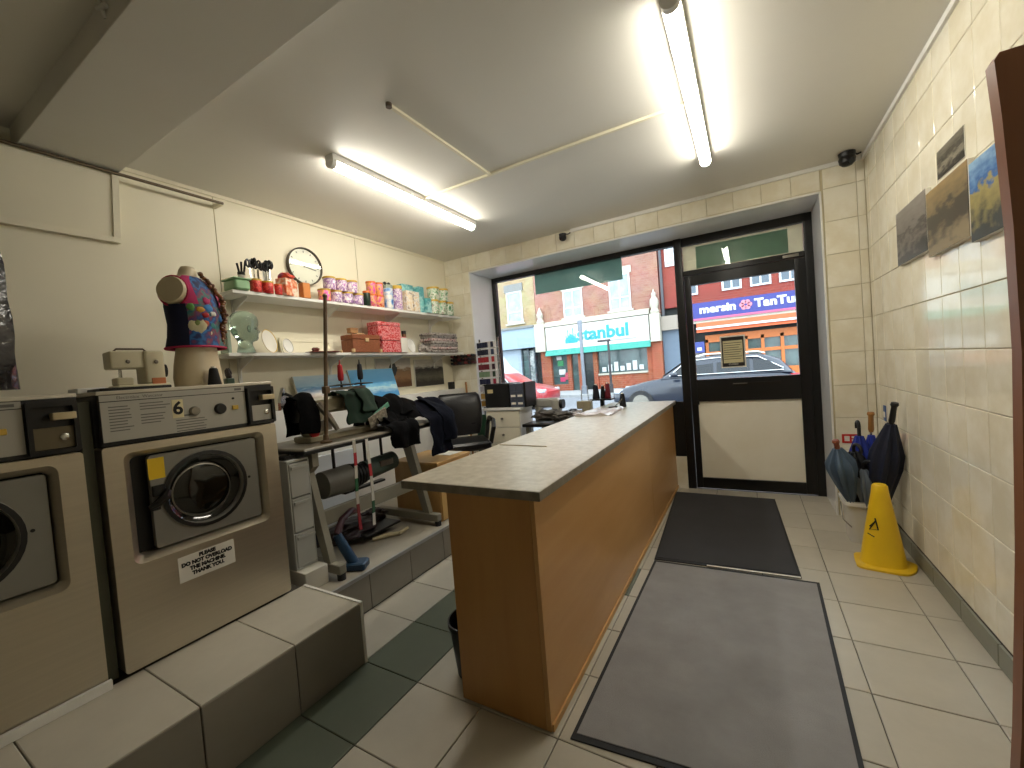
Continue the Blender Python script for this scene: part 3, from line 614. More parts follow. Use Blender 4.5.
# ------------------------------------------------------------------ ledge, paintings, clock
lg = tag(MB().rbox(XL, 1.62, PZ2, -3.0, YF, 1.19, .004).build('wall_ledge', m_white), 'white boxed ledge along the wall below the paintings', 'ledge', kind='structure')
def painting(label, y0, y1, z0, z1, m, x0=-3.145, x1=-3.06, framecol=None, lean=True):
    t = thing('painting', label, 'painting', (x1 if lean else XL, (y0 + y1) / 2, z0)); w, h = y1 - y0, z1 - z0
    ang = math.atan2(x1 - x0, h) if lean else 0
    t.rotation_euler = (0, -ang, 0)
    MB().box(0, -w / 2, 0, .016, w / 2, h).build('stretcher', m_paper if not framecol else mat('frame_' + framecol, framecol, .5), t, smooth=0)
    MB().box(.016, -w / 2 + .003, .003, .0185, w / 2 - .003, h - .003).build('canvas', m, t, smooth=0)
    return t
def seamat(name, sky, sea, land, split=.5, sc=6, amp=.35):
    m = bpy.data.materials.new(name); m.use_nodes = True; nt_ = m.node_tree; b = nt_.nodes['Principled BSDF']; b.inputs['Roughness'].default_value = .4
    tc = nt_.nodes.new('ShaderNodeTexCoord'); sp = nt_.nodes.new('ShaderNodeSeparateXYZ'); n = nt_.nodes.new('ShaderNodeTexNoise'); n.inputs['Scale'].default_value = sc; n.inputs['Detail'].default_value = 8
    mp = nt_.nodes.new('ShaderNodeMapping'); mp.inputs['Scale'].default_value = (1, 1, 2.2)
    L = nt_.links; L.new(tc.outputs['Generated'], sp.inputs[0]); L.new(tc.outputs['Generated'], mp.inputs[0]); L.new(mp.outputs[0], n.inputs['Vector'])
    ma = nt_.nodes.new('ShaderNodeMath'); ma.operation = 'MULTIPLY_ADD'; ma.inputs[1].default_value = amp; su = nt_.nodes.new('ShaderNodeMath'); su.operation = 'SUBTRACT'; su.inputs[1].default_value = .5; L.new(n.outputs[0], su.inputs[0]); L.new(su.outputs[0], ma.inputs[0]); L.new(sp.outputs['Z'], ma.inputs[2])
    rp = nt_.nodes.new('ShaderNodeValToRGB'); L.new(ma.outputs[0], rp.inputs[0]); els = [(0.15, land[0]), (.35, land[1]), (split + .1, sea), (split + .2, sky[0]), (1.1, sky[1])]
    for i, (p, c) in enumerate(els):
        e = rp.color_ramp.elements[i] if i < 2 else rp.color_ramp.elements.new(min(p, 1))
        e.position = min(p, 1); e.color = (*hexc(c), 1)
    L.new(rp.outputs[0], b.inputs['Base Color']); return m
painting('seascape painting with a distant ship leaning behind the thread stand', 1.99, 2.50, 1.1915, 1.45, seamat('sea_a', ('#9cc3dc', '#c3d9e4'), '#4e86b4', ('#b09a86', '#d8d2cc'), .45))
painting('bright blue sky and sea painting leaning beside the ship seascape', 2.46 + .05, 3.05, 1.1915, 1.48, seamat('sea_b', ('#5fb1e8', '#7cc2ef'), '#8fd0ea', ('#3f8fc8', '#bfe3ee'), .3))
painting('brown landscape picture with a tree on the wall below the shelf', 2.86, 3.34, 1.27, 1.575, seamat('land_c', ('#c9c2b4', '#a8a49a'), '#8a6f4e', ('#6b4a30', '#a07850'), .5), lean=False)
painting('dark mountain valley picture on the wall below the shelf end', 3.40, 3.88, 1.255, 1.555, seamat('land_d', ('#b0aca0', '#d0ccc0'), '#2e2c2c', ('#3a362f', '#6a6656'), .55), lean=False)
tree = bpy.data.objects['painting.002']; MB().blob((.019, -.02, .19), (.003, .055, .06), 3, .4).build('painted_tree', mat('tree_ink', '#33383a', .6), tree)
ckt = thing('wall_clock', 'round white wall clock with dark rim above the shelf', 'clock', (XL, 2.20, 2.345))
mr = Matrix.Rotation(PI / 2, 4, 'Y')
MB().lathe([(.150, 0), (.153, .004), (.154, .036), (.150, .040), (.146, .036), (.146, .012), (.001, .012)], n=40, m=mr, cap=False).build('rim', mat('clock_rim', '#4a4238', .35), ckt)
MB().lathe([(.145, .0125), (.145, .016), (.001, .0162)], n=40, m=mr, cap=False).build('dial', mat('clock_dial', '#efeadb', .4), ckt)
MB().lathe([(.145, .033), (.001, .034)], n=40, m=mr, cap=False).build('glass', m_glass, ckt)
for k in range(12): a = k * PI / 6; MB().box(.0165, -.003, .115, .018, .003, .13, m=Matrix.Rotation(a, 4, 'X')).build('hour_mark', m_print_grey, ckt, smooth=0)
MB().box(.018, -.004, -.01, .019, .004, .07, m=Matrix.Rotation(R(-60), 4, 'X')).build('hour_hand', m_print_grey, ckt, smooth=0)
MB().box(.019, -.003, -.01, .020, .003, .105, m=Matrix.Rotation(R(-100), 4, 'X')).build('minute_hand', m_print_grey, ckt, smooth=0)

# ------------------------------------------------------------------ shelves
S1, S2 = 2.03, 1.612
def shelf(label, z, y0, y1, d):
    t = thing('wall_shelf', label, 'shelf', (XL, 0, z))
    MB().rbox(0, y0, -.022, d, y1, 0, .002).build('board', m_white, t)
    for y in (1.62, 2.36, 3.06, 3.72):
        b = MB().box(0, y - .011, -.20, .012, y + .011, -.022).prism([(.012, -.022), (d * .8, -.022), (d * .8, -.030), (.03, -.10), (.012, -.19)], y - .004, y + .004, 'XZ')
        b.build('bracket', m_white, t, smooth=0)
shelf('upper white wall shelf full of jars and tubs', S1, 1.50, 4.0, .25); shelf('lower white wall shelf with glass head and chests', S2, 1.44, 4.0, .25)
Z1, Z2 = S1 + .0008, S2 + .0008
XS = -2.975
m_lidy = mat('gold_lid', '#d2ac3e', .4, var=.1, vs=20)
def tub(label, x, y, z, r, h, body, lid, cat='tub', group='tubs on the upper shelf', name='plastic_tub'):
    t = thing(name, label, cat, (x, y, z), random.uniform(0, 6), group)
    MB().lathe([(r * .9, 0), (r * .95, .003), (r, h * .85), (r * .97, h * .88)], n=18).build('body', body, t)
    MB().lathe([(r * 1.03, h * .86), (r * 1.05, h * .89), (r * 1.03, h), (r * .3, h)], n=18).build('lid', lid, t)
    return t
pm_purple = printmat('tub_purple', ['#f2ebe4', '#e9d6e2', '#8a4fa0', '#efe6e0', '#b56fb4'], 30)
pm_pink = printmat('tub_pink', ['#d8399a', '#e86aa8', '#f3b23c', '#b04fa0'], 30)
pm_orange = printmat('tub_orange', ['#e88a3c', '#d8399a', '#f0c27c', '#c9302c'], 28)
pm_green = printmat('tub_green', ['#2f6b3a', '#9cc2a0', '#e9e2d8', '#5f9a5a', '#c9a2a8'], 26)
pm_teal = printmat('box_teal', ['#6fb6b4', '#4f9aa0', '#a8d6d2', '#7fc4c2'], 16)
pm_blue = printmat('tin_blue', ['#2f66b0', '#7fa8d8', '#e9e2d6', '#b9c8d8'], 20)
pm_white = printmat('box_white', ['#f0e9da', '#e3c9a0', '#efe9e0', '#9a7a5a'], 26)
pm_red = printmat('red_print', ['#c3262a', '#a8181e', '#e8574a', '#b82026'], 40)
pm_redd = printmat('red_lace', ['#b01c20', '#c82a2c', '#e8a0a0', '#a8161a'], 60)
ordn = ['first', 'second', 'third', 'fourth', 'fifth']
for k, y in enumerate((2.215, 2.325, 2.435, 2.545)):
    tub(f'gold lidded pink and white tub, {ordn[k]} from the clock in the lower row', XS + .03, y, Z1, .049, .095, pm_pink if k == 0 else pm_purple, m_lidy)
for k, y in enumerate((2.27, 2.38, 2.49)):
    tub(f'gold lidded purple and white tub, {ordn[k]} from the clock in the upper row', XS + .03, y, Z1 + .0965, .05, .105, pm_purple, m_lidy)
gj = tub('dark green jar with orange lid beside the stacked pink tins', XS + .05, 2.63, Z1, .032, .13, mat('dark_green_jar', '#23382a', .3, var=.3, vs=20), mat('orange_lid', '#d8702c', .4), 'jar')
for k, (y, z) in enumerate(((2.715, 0), (2.805, 0), (2.715, .116), (2.805, .116))):
    tub(['pink and orange tin, bottom left of four stacked', 'pink and orange tin, bottom right of four stacked', 'pink and orange tin, top left of four stacked', 'pink and orange tin, top right of four stacked'][k], XS + .02, y, Z1 + z, .043, .115, pm_orange if z == 0 else pm_pink, MATS['orange_lid'], 'tin', 'pink tins on the upper shelf', 'tin')
tub('tall blue tin beside the pink tins', XS + .02, 2.915, Z1, .05, .225, pm_blue, mat('grey_lid', '#8f9a8a', .4), 'tin', None, 'tin')
sg = thing('sunglasses', 'black sunglasses resting on the tall blue tin', 'sunglasses', (XS + .02, 2.915, Z1 + .2255))
for s_ in (-1, 1): MB().blob((0, s_ * .025, .018), (.006, .022, .017), 2, .05, 2).build('lens', m_blackpl, sg)
MB().tube([(0, -.012, .022), (0, .012, .022)], .003).tube([(0, .045, .022), (-.05, .045, .004)], .003).tube([(0, -.045, .022), (-.05, -.045, .004)], .003).build('frame', m_blackpl, sg)
def carton(label, x, y, z, dx, dy, dz, m, cat='box', name='carton', rz=0., group=None, flap=True):
    t = thing(name, label, cat, (x, y, z), rz, group)
    MB().rbox(-dx / 2, -dy / 2, 0, dx / 2, dy / 2, dz, .003).build('body', m, t)
    if flap: MB().box(-dx / 2 + .003, -dy / 2 + .003, dz, dx / 2 - .003, dy / 2 - .003, dz + .0015).build('top_flap', m, t, smooth=0)
    return t
tub('tall white and purple tin with gold lid on the upper shelf', XS + .02, 3.035, Z1, .052, .235, pm_purple, m_lidy, 'tin', None, 'tin')
carton('cream printed carton, nearer of a pair on the upper shelf', XS + .03, 3.16, Z1, .08, .085, .20, pm_white, group='cream cartons on the upper shelf')
carton('cream printed carton, farther of a pair on the upper shelf', XS + .03, 3.26, Z1, .08, .085, .20, pm_white, group='cream cartons on the upper shelf')
carton('teal carton standing behind the cream cartons', XS - .07, 3.25, Z1, .08, .16, .29, pm_teal)
carton('tall teal carton beside the cream cartons', XS + .0, 3.365, Z1, .09, .085, .27, pm_teal)
carton('short teal carton in front of the tall teal one', XS + .07, 3.425, Z1, .045, .07, .15, pm_teal)
for k, y in enumerate((3.545, 3.677, 3.809)):
    tub(f'green and white tub with gold lid, {ordn[k]} from the left in the lower row', XS + .04, y, Z1, .061, .150, pm_green, m_lidy)
for k, y in enumerate((3.575, 3.73)):
    tub(f'green and white tub with gold lid, {ordn[k]} from the left in the upper row', XS + .03, y, Z1 + .1515, .066, .14, pm_green, m_lidy)
# left end of upper shelf
bw = thing('storage_tub', 'pale green plastic storage tub at the end of the upper shelf', 'tub', (XS + .01, 1.56, Z1))
MB().rbox(-.075, -.052, 0, .075, .052, .07, .02).build('tub_body', mat('pale_green_plastic', '#8fb98a', .4, trans=.1), bw)
MB().rbox(-.08, -.057, .07, .08, .057, .08, .02).build('rim', MATS['pale_green_plastic'], bw)
sc_m = mat('black_handles', '#17171a', .35)
for k, (y, x, h) in enumerate(((1.665, XS + .045, .09), (1.745, XS + .05, .085))):
    t = tub(f'red tin holding black handled scissors, {ordn[k]} from the green tub', x, y, Z1, .0375, h, pm_red, m_lidy, 'tin', 'red tins on the upper shelf', 'tin')
def scissors(label, x, y, z, lean, L_=.12):
    t = thing('scissors', label, 'scissors', (x, y, z), random.uniform(0, 3)); t.rotation_euler[0] = lean
    MB().box(-.006, -.001, 0, .006, .001, L_ * .6).build('blade', m_chrome, t, smooth=0)
    for s_ in (-1, 1):
        pts = [Vector((s_ * .012 + .012 * math.cos(a), 0, L_ * .6 + .032 + .026 * math.sin(a))) for a in [2 * PI * i / 12 for i in range(13)]]
        MB().tube(pts, .0065, 6).build('handle_loop', sc_m, t)
k = 0
for tx, ty, th, nn in ((XS + .045, 1.665, .09, 3), (XS + .05, 1.745, .085, 4)):
    for i in range(nn):
        scissors(f'black handled scissors standing in the red tin, {ordn[i]} in the {"nearer" if k < 3 else "farther"} tin', tx + random.uniform(-.015, .015), ty - .024 + .048 * i / (nn - 1), Z1 + th + .001, random.uniform(-.1, .1), .125 + random.uniform(-.02, .03)); k += 1
wj = tub('white marker jar with black pens behind the pale green tub', XS - .045, 1.625, Z1, .022, .15, m_paper, m_blackpl, 'jar', None, 'pen_jar')
for i in range(3): tag(MB().cyl((0, 0, 0), (.006 * i, .01 * (i - 1), .06 + .01 * i), .007, n=8).build('marker_pen', m_blackpl, loc=(XS - .05 + .008 * i, 1.615 + .012 * i, Z1 + .1505)), f'black marker pen, {ordn[i]} in the white marker jar', 'pen', 'pens in the marker jar')
tub('small red jar between the scissors tins and orange carton', XS + .06, 1.815, Z1, .026, .075, pm_red, MATS['orange_lid'], 'jar', None, 'jar')
carton('orange and white printed carton leaning beside the red jar', XS + .03, 1.90, Z1, .085, .125, .125, printmat('orange_carton', ['#e8772c', '#f2e6d0', '#e0622a', '#efd0a8'], 14), rz=.35)
carton('orange carton next to the clock', XS + .04, 2.035, Z1, .06, .06, .115, mat('orange_card', '#e08a3c', .5, var=.2, vs=12))
tag(MB().blob((0, 0, .02), (.05, .055, .028), 5, .3, flat=0).build('cloth_bundle', printmat('red_bundle', ['#a03a6a', '#d8542c', '#6a2a5a'], 20), loc=(XS + .03, 1.90, Z1 + .1275)), 'small pink and orange cloth bundle on the printed carton', 'cloth')
# lower shelf
gh = thing('glass_bust', 'pale green glass display head in profile on the lower shelf', 'ornament', (XS + .04, 1.57, Z2), R(0))
hp = [(0, -.062, .050, .056), (.015, -.060, .048, .054), (.045, -.052, .036, .044), (.07, -.052, .036, .043), (.084, -.056, .070, .046), (.098, -.066, .082, .052), (.115, -.078, .078, .060), (.130, -.086, .080, .064), (.142, -.090, .099, .067), (.155, -.094, .090, .070), (.172, -.098, .078, .074), (.19, -.100, .084, .078), (.215, -.098, .084, .079), (.24, -.090, .074, .072), (.262, -.072, .054, .056), (.276, -.048, .028, .036), (.282, -.02, .002, .010)]
rings = []
for z, yb, yf, rx in hp:
    ring = []; cy = (yb + min(yf, .08)) / 2; ry = (min(yf, .08) - yb) / 2; nose = max(0, yf - .08)
    for i in range(36):
        a = 2 * PI * i / 36; c, s_ = math.cos(a), math.sin(a); x = rx * c; y = cy + ry * s_
        if s_ > .95: y += nose * (s_ - .95) / .05
        if z in (.172,) and .75 < s_ < .98: y -= .008
        ring.append((x, y, z))
    rings.append(ring)
m_gglass = mat('green_glass', '#c6ded4', .05, trans=.92, spec=.6)
MB().loft(rings).build('head', m_gglass, gh, 60)
for s_ in (-1, 1): MB().blob((s_ * .068, -.012, .155), (.008, .013, .024), 2, .15, 2).build('ear', m_gglass, gh)
tag(MB().rbox(-.05, -.012, 0, .05, .012, .15, .006).build('glass_block', mat('milky_green', '#c9dccd', .2, trans=.5), loc=(XS + .0, 1.458, Z2)), 'milky green glass block behind the glass head', 'glass')
def plate_stand(label, y, r, m, rim, x=XS - .03, rz=.0, tilt=-.2):
    t = thing('display_plate', label, 'plate', (x, y, Z2)); t.rotation_euler = (0, tilt, rz)
    mm = Matrix.Translation((0, 0, r + .002)) @ mr
    MB().lathe([(.001, 0), (r * .6, .0), (r * .95, .012), (r, .016), (r * .97, .018), (r * .6, .006), (.001, .005)], n=32, m=mm, cap=False).build('plate_body', m, t)
    MB().lathe([(r * .90, .0125), (r * 1.0, .0185), (r * .99, .020), (r * .9, .015)], n=32, m=mm, cap=False).build('rim_band', rim, t)
plate_stand('cream plate with gold rim standing beside the glass head', 1.77, .088, m_paper, m_lidy, rz=.5)
plate_stand('small white oval plate standing next to the gold rimmed plate', 1.90, .055, m_white, mat('grey_glaze', '#b9b6ac', .3), rz=.4)
tray = thing('serving_tray', 'white embossed tray leaning at the back of the lower shelf', 'tray', (XL + .03, 2.16, Z2)); tray.rotation_euler = (0, -.12, 0)
MB().rbox(0, -.24, 0, .012, .24, .135, .004).build('tray_plate', m_cream, tray)
MB().holed(rrect(.46, .12, .03, 0, .068), rrect(.38, .07, .02, 0, .068), .012, .018, 'YZ').build('tray_rim', m_cream, tray)
tag(MB().rbox(-.05, -.12, 0, .05, .12, .008, .004).build('wooden_comb', mat('dark_red_wood', '#6a2a20', .4), loc=(XS + .06, 2.13, Z2)), 'flat dark red piece lying before the embossed tray', 'ornament')
tag(MB().blob((0, 0, .014), (.02, .03, .016), 3, .3, flat=0).build('red_trinket', MATS['dark_red_wood'], loc=(XS + .07, 2.06, Z2 + .009)), 'small red trinket before the embossed tray', 'ornament')
def chest(label, x, y, z, dx, dy, dz, m, corner, name='chest', rz=0):
    t = thing(name, label, 'chest', (x, y, z), rz)
    MB().rbox(-dx / 2, -dy / 2, 0, dx / 2, dy / 2, dz * .72, .004).build('box', m, t)
    MB().rbox(-dx / 2 - .003, -dy / 2 - .003, dz * .74, dx / 2 + .003, dy / 2 + .003, dz, .008).build('lid', m, t)
    if corner:
        for sx in (-1, 1):
            for sy in (-1, 1): MB().rbox(sx * dx / 2 - .012, sy * dy / 2 - .012, 0, sx * dx / 2 + .012, sy * dy / 2 + .012, .03, .004).build('corner_cap', corner, t)
        MB().rbox(dx / 2 + .003, -.02, dz * .6, dx / 2 + .009, .02, dz * .8, .003).build('clasp', corner, t)
        MB().tube([(-.0, -.04, dz), (0, -.035, dz + .018), (0, .035, dz + .018), (0, .04, dz)], .005).build('carry_handle', corner, t)
    return t
m_wicker = mat('tan_wicker', '#9a5a34', .6, col2='#7a4022', vs=40, stretch=(1, 1, 3), contrast=.2, bump=.5, bs=90)
chest('brown wicker chest with pale corner caps', XS + .005, 2.56, Z2, .15, .30, .155, m_wicker, mat('pale_corner', '#d8b98a', .5))
chest('tiny wooden chest on the brown wicker chest', XS - .02, 2.50, Z2 + .175, .05, .08, .045, mat('pale_chest', '#b98a5a', .5, var=.3, vs=30), None)
chest('lower red lace patterned gift chest', XS + .005, 2.895, Z2, .15, .31, .15, pm_redd, None, 'gift_chest')
chest('upper red lace patterned gift chest stacked on the lower one', XS - .005, 2.855, Z2 + .151, .14, .28, .135, pm_redd, None, 'gift_chest')
tag(MB().rbox(-.002, -.045, 0, .002, .045, .14, .001).build('white_card', m_paper, loc=(XS + .088, 3.01, Z2)), 'white card standing before the lower red chest', 'card')
tub('slim brown bottle behind the red gift chests', XS, 3.105, Z2, .022, .22, mat('brown_bottle', '#6a4a34', .2), m_blackpl, 'bottle', None, 'bottle')
plate_stand('white round saucer standing between bottle and stacked fabric', 3.23, .075, m_white, MATS['grey_glaze'], rz=.2)
fb_m = [printmat('fabric_%d' % i, c, 30, .8) for i, c in enumerate((['#5a4a44', '#b0a8a0', '#3a3430'], ['#8a3a44', '#c9b8b0', '#4a2a34'], ['#3a3a44', '#9a948c', '#26242a']))]
for i in range(7):
    tag(MB().rbox(-.085, -.225, 0, .085, .225, .029, .012).build('folded_fabric', fb_m[i % 3], loc=(XS + random.uniform(-.006, .006), 3.65 + random.uniform(-.012, .012), Z2 + .0305 * i)), f'patterned folded fabric, {["bottom", "second", "third", "fourth", "fifth", "sixth", "topmost"][i]} of the stack on the lower shelf', 'fabric', 'fabric stacked on the lower shelf')
tag(MB().blob((0, 0, .03), (.05, .09, .04), 8, .3, flat=0).build('fabric_roll', fb_m[0], loc=(XS + .04, 3.35, Z2)), 'rumpled patterned cloth before the fabric stack', 'fabric')
tag(MB().blob((0, 0, .05), (.03, .04, .05), 9, .3, flat=0).build('patterned_vase', fb_m[2], loc=(XS - .02, 3.375, Z2 + .0)), 'small dark patterned pot beside the fabric stack', 'pot')
# spiky clutter past shelf end: hanging rack of bobbins
brk = thing('bobbin_rack', 'wall rack of dark bobbins past the end of the lower shelf', 'rack', (-2.96, YF, 1.52))
MB().rbox(-.17, -.02, -.05, .17, 0, .06, .004).build('back_board', mat('rack_wood', '#6a5a4a', .6), brk)
cols = ['#1c1c22', '#5a2a2a', '#2a2a3a', '#3c3430', '#8a3a3a']
for r_ in range(3):
    for c_ in range(7):
        x = -.15 + .05 * c_; z = -.035 + .042 * r_
        MB().cyl((x, -.02, z), (x + .004, -.075, z + .006), .017, .014, 10).build('bobbin', mat('bobbin_' + cols[(r_ * 2 + c_) % 5], cols[(r_ * 2 + c_) % 5], .6, var=.3, vs=60), brk)

# ------------------------------------------------------------------ sewing station
m_stand = mat('stand_enamel', '#8f8a7a', .5, var=.15, vs=8)
TZ = 1.0
stt = thing('sewing_table', 'industrial sewing machine table on a grey steel stand', 'table', (-2.44, 2.02, PZ2))
H_ = TZ - PZ2
MB().rbox(-.27, -.60, H_ - .035, .25, .62, H_, .012).build('table_top', mat('table_laminate', '#8c8474', .4, col2='#6a6458', vs=8), stt)
MB().rbox(-.272, -.602, H_ - .036, .252, .622, H_ - .008, .012).build('table_edge', m_blackpl, stt)
for s_, y in ((0, -.50), (1, .36)):
    l_ = MB(); 
    l_.prism([(-.02 + .02, H_ - .04), (.20, H_ - .04), (.20, H_ - .12), (.15, H_ - .16), (.28, .09), (.22, .09), (.06, H_ - .16), (-.02, H_ - .12)], y - .02, y + .02, 'XZ')
    l_.build('leg', m_stand, stt)
    MB().rbox(-.28, y - .025, .035, .36, y + .025, .09, .008).build('foot', m_stand, stt)
    for fx in (-.26, .34): MB().cyl((fx, y, .0), (fx, y, .036), .024, n=12).build('foot_pad', m_rubber, stt)
MB().rbox(.12, -.48, .27, .16, .34, .36, .006).build('crossbar', m_stand, stt)
MB().rbox(-.14, -.10, .05, .10, .22, .065, .006).build('treadle', m_blackpl, stt)
mo = MB().cyl((.09, -.40, .50), (.09, -.20, .50), .085, .09, 24).build('motor', mat('motor_grey', '#6d6a60', .45, var=.2, vs=8), stt)
for k in range(4): MB().cyl((.09, -.19 + .03 * k, .50), (.09, -.175 + .03 * k, .50), .088 - .006 * k, n=22).build('motor_fin', m_blackpl, mo)
MB().cyl((.09, -.07, .51), (.09, .20, .53), .07, .065, 20).build('motor_housing', mat('motor_green', '#3c4a40', .45, var=.2, vs=8), mo)
MB().rbox(.085, .02, .52, .162, .14, .56, .004).build('maker_plate', m_steel2, mo)
MB().rbox(.06, -.25, .40, .11, .10, .415, .006).build('motor_bracket', m_blackpl, mo)
for yy in (-.3, -.05, .1): MB().cyl((.09, yy, .58), (.09, yy, H_ - .036), .01).build('motor_bolt', m_blackpl, mo)
MB().tube([(.05, -.42, .44), (.07, -.42, .25), (.03, -.42, .14)], .022).build('sleeve_cable', mat('dark_blue_tube', '#1f2440', .6), stt)
sm = thing('sewing_machine', 'beige industrial sewing machine on the grey stand table', 'sewing machine', (-2.46, 1.83, TZ + .0008))
m_smb = mat('beige_enamel', '#a39a80', .4, var=.12, vs=8)
MB().rbox(-.09, -.24, 0, .09, .30, .035, .01).build('bed', m_smb, sm)
MB().rbox(-.06, -.22, .035, .06, -.10, .25, .025).build('column', m_smb, sm)
MB().rbox(-.055, -.20, .17, .055, .28, .275, .03).build('arm', m_smb, sm)
MB().rbox(-.05, .22, .09, .05, .30, .29, .02).build('head', m_smb, sm)
MB().cyl((0, .26, .035), (0, .26, .1), .006).build('needle_bar', m_chrome, sm)
MB().cyl((0, -.275, .20), (0, -.22, .20), .07, .065, 24).build('handwheel', m_blackpl, sm)
MB().rbox(.055, -.16, .06, .062, -.06, .13, .004).build('stitch_plate', m_steel2, sm)
MB().lathe([(.03, 0), (.032, .02), (.02, .026)], n=18, m=Matrix.Translation((.062, -.20, .06)) @ mr).build('stitch_dial', mat('red_knob', '#b81f22', .35), sm)
MB().tube([(.09, -.17, .24), (.12, -.12, .15), (.14, -.08, .06)], [.022, .02, .014]).build('bobbin_winder', m_steel2, sm)
for k in range(2): MB().cyl((0, .05 + .12 * k, .275), (0, .05 + .12 * k, .31), .01).build('tension_post', m_chrome, sm)
# thread stand
ts = thing('thread_stand', 'tall brown pole thread stand fixed to the sewing table', 'thread stand', (-2.27, 1.625, TZ + .0008))
m_pole = mat('brown_pole', '#6b5740', .45, metal=.3, var=.2, vs=10)
MB().cyl((0, 0, .012), (0, .085, .90), .012, .011).build('pole', m_pole, ts)
MB().lathe([(.035, 0), (.035, .01), (.018, .02), (.014, .05)], n=16).build('base_flange', m_pole, ts)
MB().rbox(-.012, .02, .315, .012, .33, .332, .004).build('cross_arm', m_steel2, ts)
MB().rbox(-.018, .012, .30, .018, .048, .345, .006).build('clamp', m_pole, ts)
MB().lathe([(.013, 0), (.015, .01), (.008, .022)], (0, .085, .90), 12).build('pole_cap', m_pole, ts)
for k, y in enumerate((.145, .30)):
    MB().lathe([(.075, 0), (.078, .006), (.02, .012)], n=22, c=(0, y, .340)).cyl((0, y, .332), (0, y, .342), .008).cyl((0, y, .345), (0, y, .48), .004).build('spool_plate', m_blackpl, ts)
    c_ = '#b02228' if k == 0 else '#1c1c24'
    t = thing('thread_cone', ['red thread cone on the thread stand', 'black thread cone on the thread stand'][k], 'thread', (-2.27, 1.625 + y, TZ + .372))
    MB().lathe([(.012, 0), (.016, .005), (.019, .03), (.014, .10), (.010, .105)], n=14).build('thread', mat('thread_' + c_, c_, .8), t)
    MB().cyl((0, 0, .105), (0, 0, .135), .006, .003, 8).build('cone_tip', mat('tip_' + c_, c_, .5), t)
# cloths on the station
def catmull(P, n):
    P = [Vector(p) for p in P]; out = []
    for i in range(len(P) - 1):
        a, b, c, d = P[max(i - 1, 0)], P[i], P[i + 1], P[min(i + 2, len(P) - 1)]
        for k in range(n):
            t = k / n; out.append(.5 * ((2 * b) + (c - a) * t + (2 * a - 5 * b + 4 * c - d) * t * t + (3 * b - a - 3 * c + d) * t ** 3))
    return out + [P[-1]]
def drape(parent, name, path, y0, y1, m, amp=.015, seed=0, nt=22, lap=.03, th=.007, freq=9.):
    """cloth following a path of (x, z) points across y0..y1, rumpled, with ragged lower edges"""
    c = catmull([(p[0], 0, p[1]) for p in path], 6); ns = len(c); vs = []; fs = []
    for i, p in enumerate(c):
        t = (c[min(i + 1, ns - 1)] - c[max(i - 1, 0)]).normalized(); nrm = Vector((-t.z, 0, t.x))
        if nrm.x + nrm.z < 0: nrm = -nrm
        for j in range(nt + 1):
            v = j / nt; y = y0 + (y1 - y0) * v + lap * noise.noise(Vector((i * .25, seed * 2.3, v * 1.5)))
            q = Vector((p.x * freq * .6 + seed, y * freq, p.z * freq * .6))
            h = amp * (1 + noise.noise(q) * 1.2 + .6 * noise.noise(q * 2.2) + .5 * math.sin(y * 38 + seed + i * .12))
            w = p + nrm * max(h, .002) + Vector((0, y, 0))
            if i > ns - 4: w.z += lap * .6 * noise.noise(Vector((y * 8, seed, 3)))
            vs.append(w)
    for i in range(ns - 1):
        for j in range(nt): a = i * (nt + 1) + j; fs.append((a, a + 1, a + nt + 2, a + nt + 1))
    o = MB().add(vs, fs).build(name, m, parent, 70)
    md = o.modifiers.new('thickness', 'SOLIDIFY'); md.thickness = th; md.offset = 1
    return o
m_gcl = mat('green_cloth', '#12301f', .85, var=.3, vs=14)
gc = thing('green_cloth', 'dark green folded garment with care label on sewing machine', 'cloth', (-2.44, 1.95, TZ + .0008))
drape(gc, 'fold', [(-.06, .20), (-.03, .282), (.05, .285), (.085, .24), (.11, .15), (.14, .075)], -.13, .08, m_gcl, .012, 2, 16, .03)
drape(gc, 'fold', [(.0, .30), (.06, .29), (.10, .22), (.13, .14)], .0, .13, m_gcl, .012, 5, 14, .03)
MB().rbox(-.003, -.075, -.05, .003, .075, .05, .002, m=Matrix.Translation((.165, .10, .095)) @ Euler((.5, .45, 0)).to_matrix().to_4x4()).build('care_label', printmat('label_print', ['#cfc6b4', '#8a8478', '#d8d0c0'], 30), gc)
MB().rbox(-.003, -.07, -.02, .003, .07, .02, .002, m=Matrix.Translation((.15, .15, .145)) @ Euler((.6, .4, 0)).to_matrix().to_4x4()).build('mint_lining', mat('mint_cloth', '#6fae94', .8), gc)
bc = thing('black_clothes', 'heap of black clothes draped over the far end of sewing table', 'clothes', (-2.44, 2.0, TZ))
drape(bc, 'fold', [(-.12, .03), (-.06, .10), (.02, .13), (.10, .10), (.18, .03), (.262, .012), (.272, -.06), (.275, -.13)], .05, .30, m_blackcloth, .02, 11)
drape(bc, 'fold', [(-.16, .02), (-.10, .14), (-.02, .21), (.07, .18), (.13, .08), (.17, .03)], .10, .36, m_blackcloth, .022, 13)
drape(bc, 'fold', [(-.18, .02), (-.08, .09), (.02, .12), (.12, .09), (.2, .03)], .32, .58, m_blackcloth, .024, 15)
drape(bc, 'fold', [(-.05, .12), (.02, .17), (.10, .15), (.16, .09)], .28, .46, m_blackcloth, .02, 17)
nc = thing('navy_coat', 'navy coat hanging off the end of the sewing table', 'clothes', (-2.44, 2.0, TZ))
drape(nc, 'fold', [(-.1, .10), (.0, .14), (.10, .13), (.2, .06), (.275, .02), (.29, -.08), (.295, -.18), (.30, -.25)], .42, .66, m_navy, .016, 21)
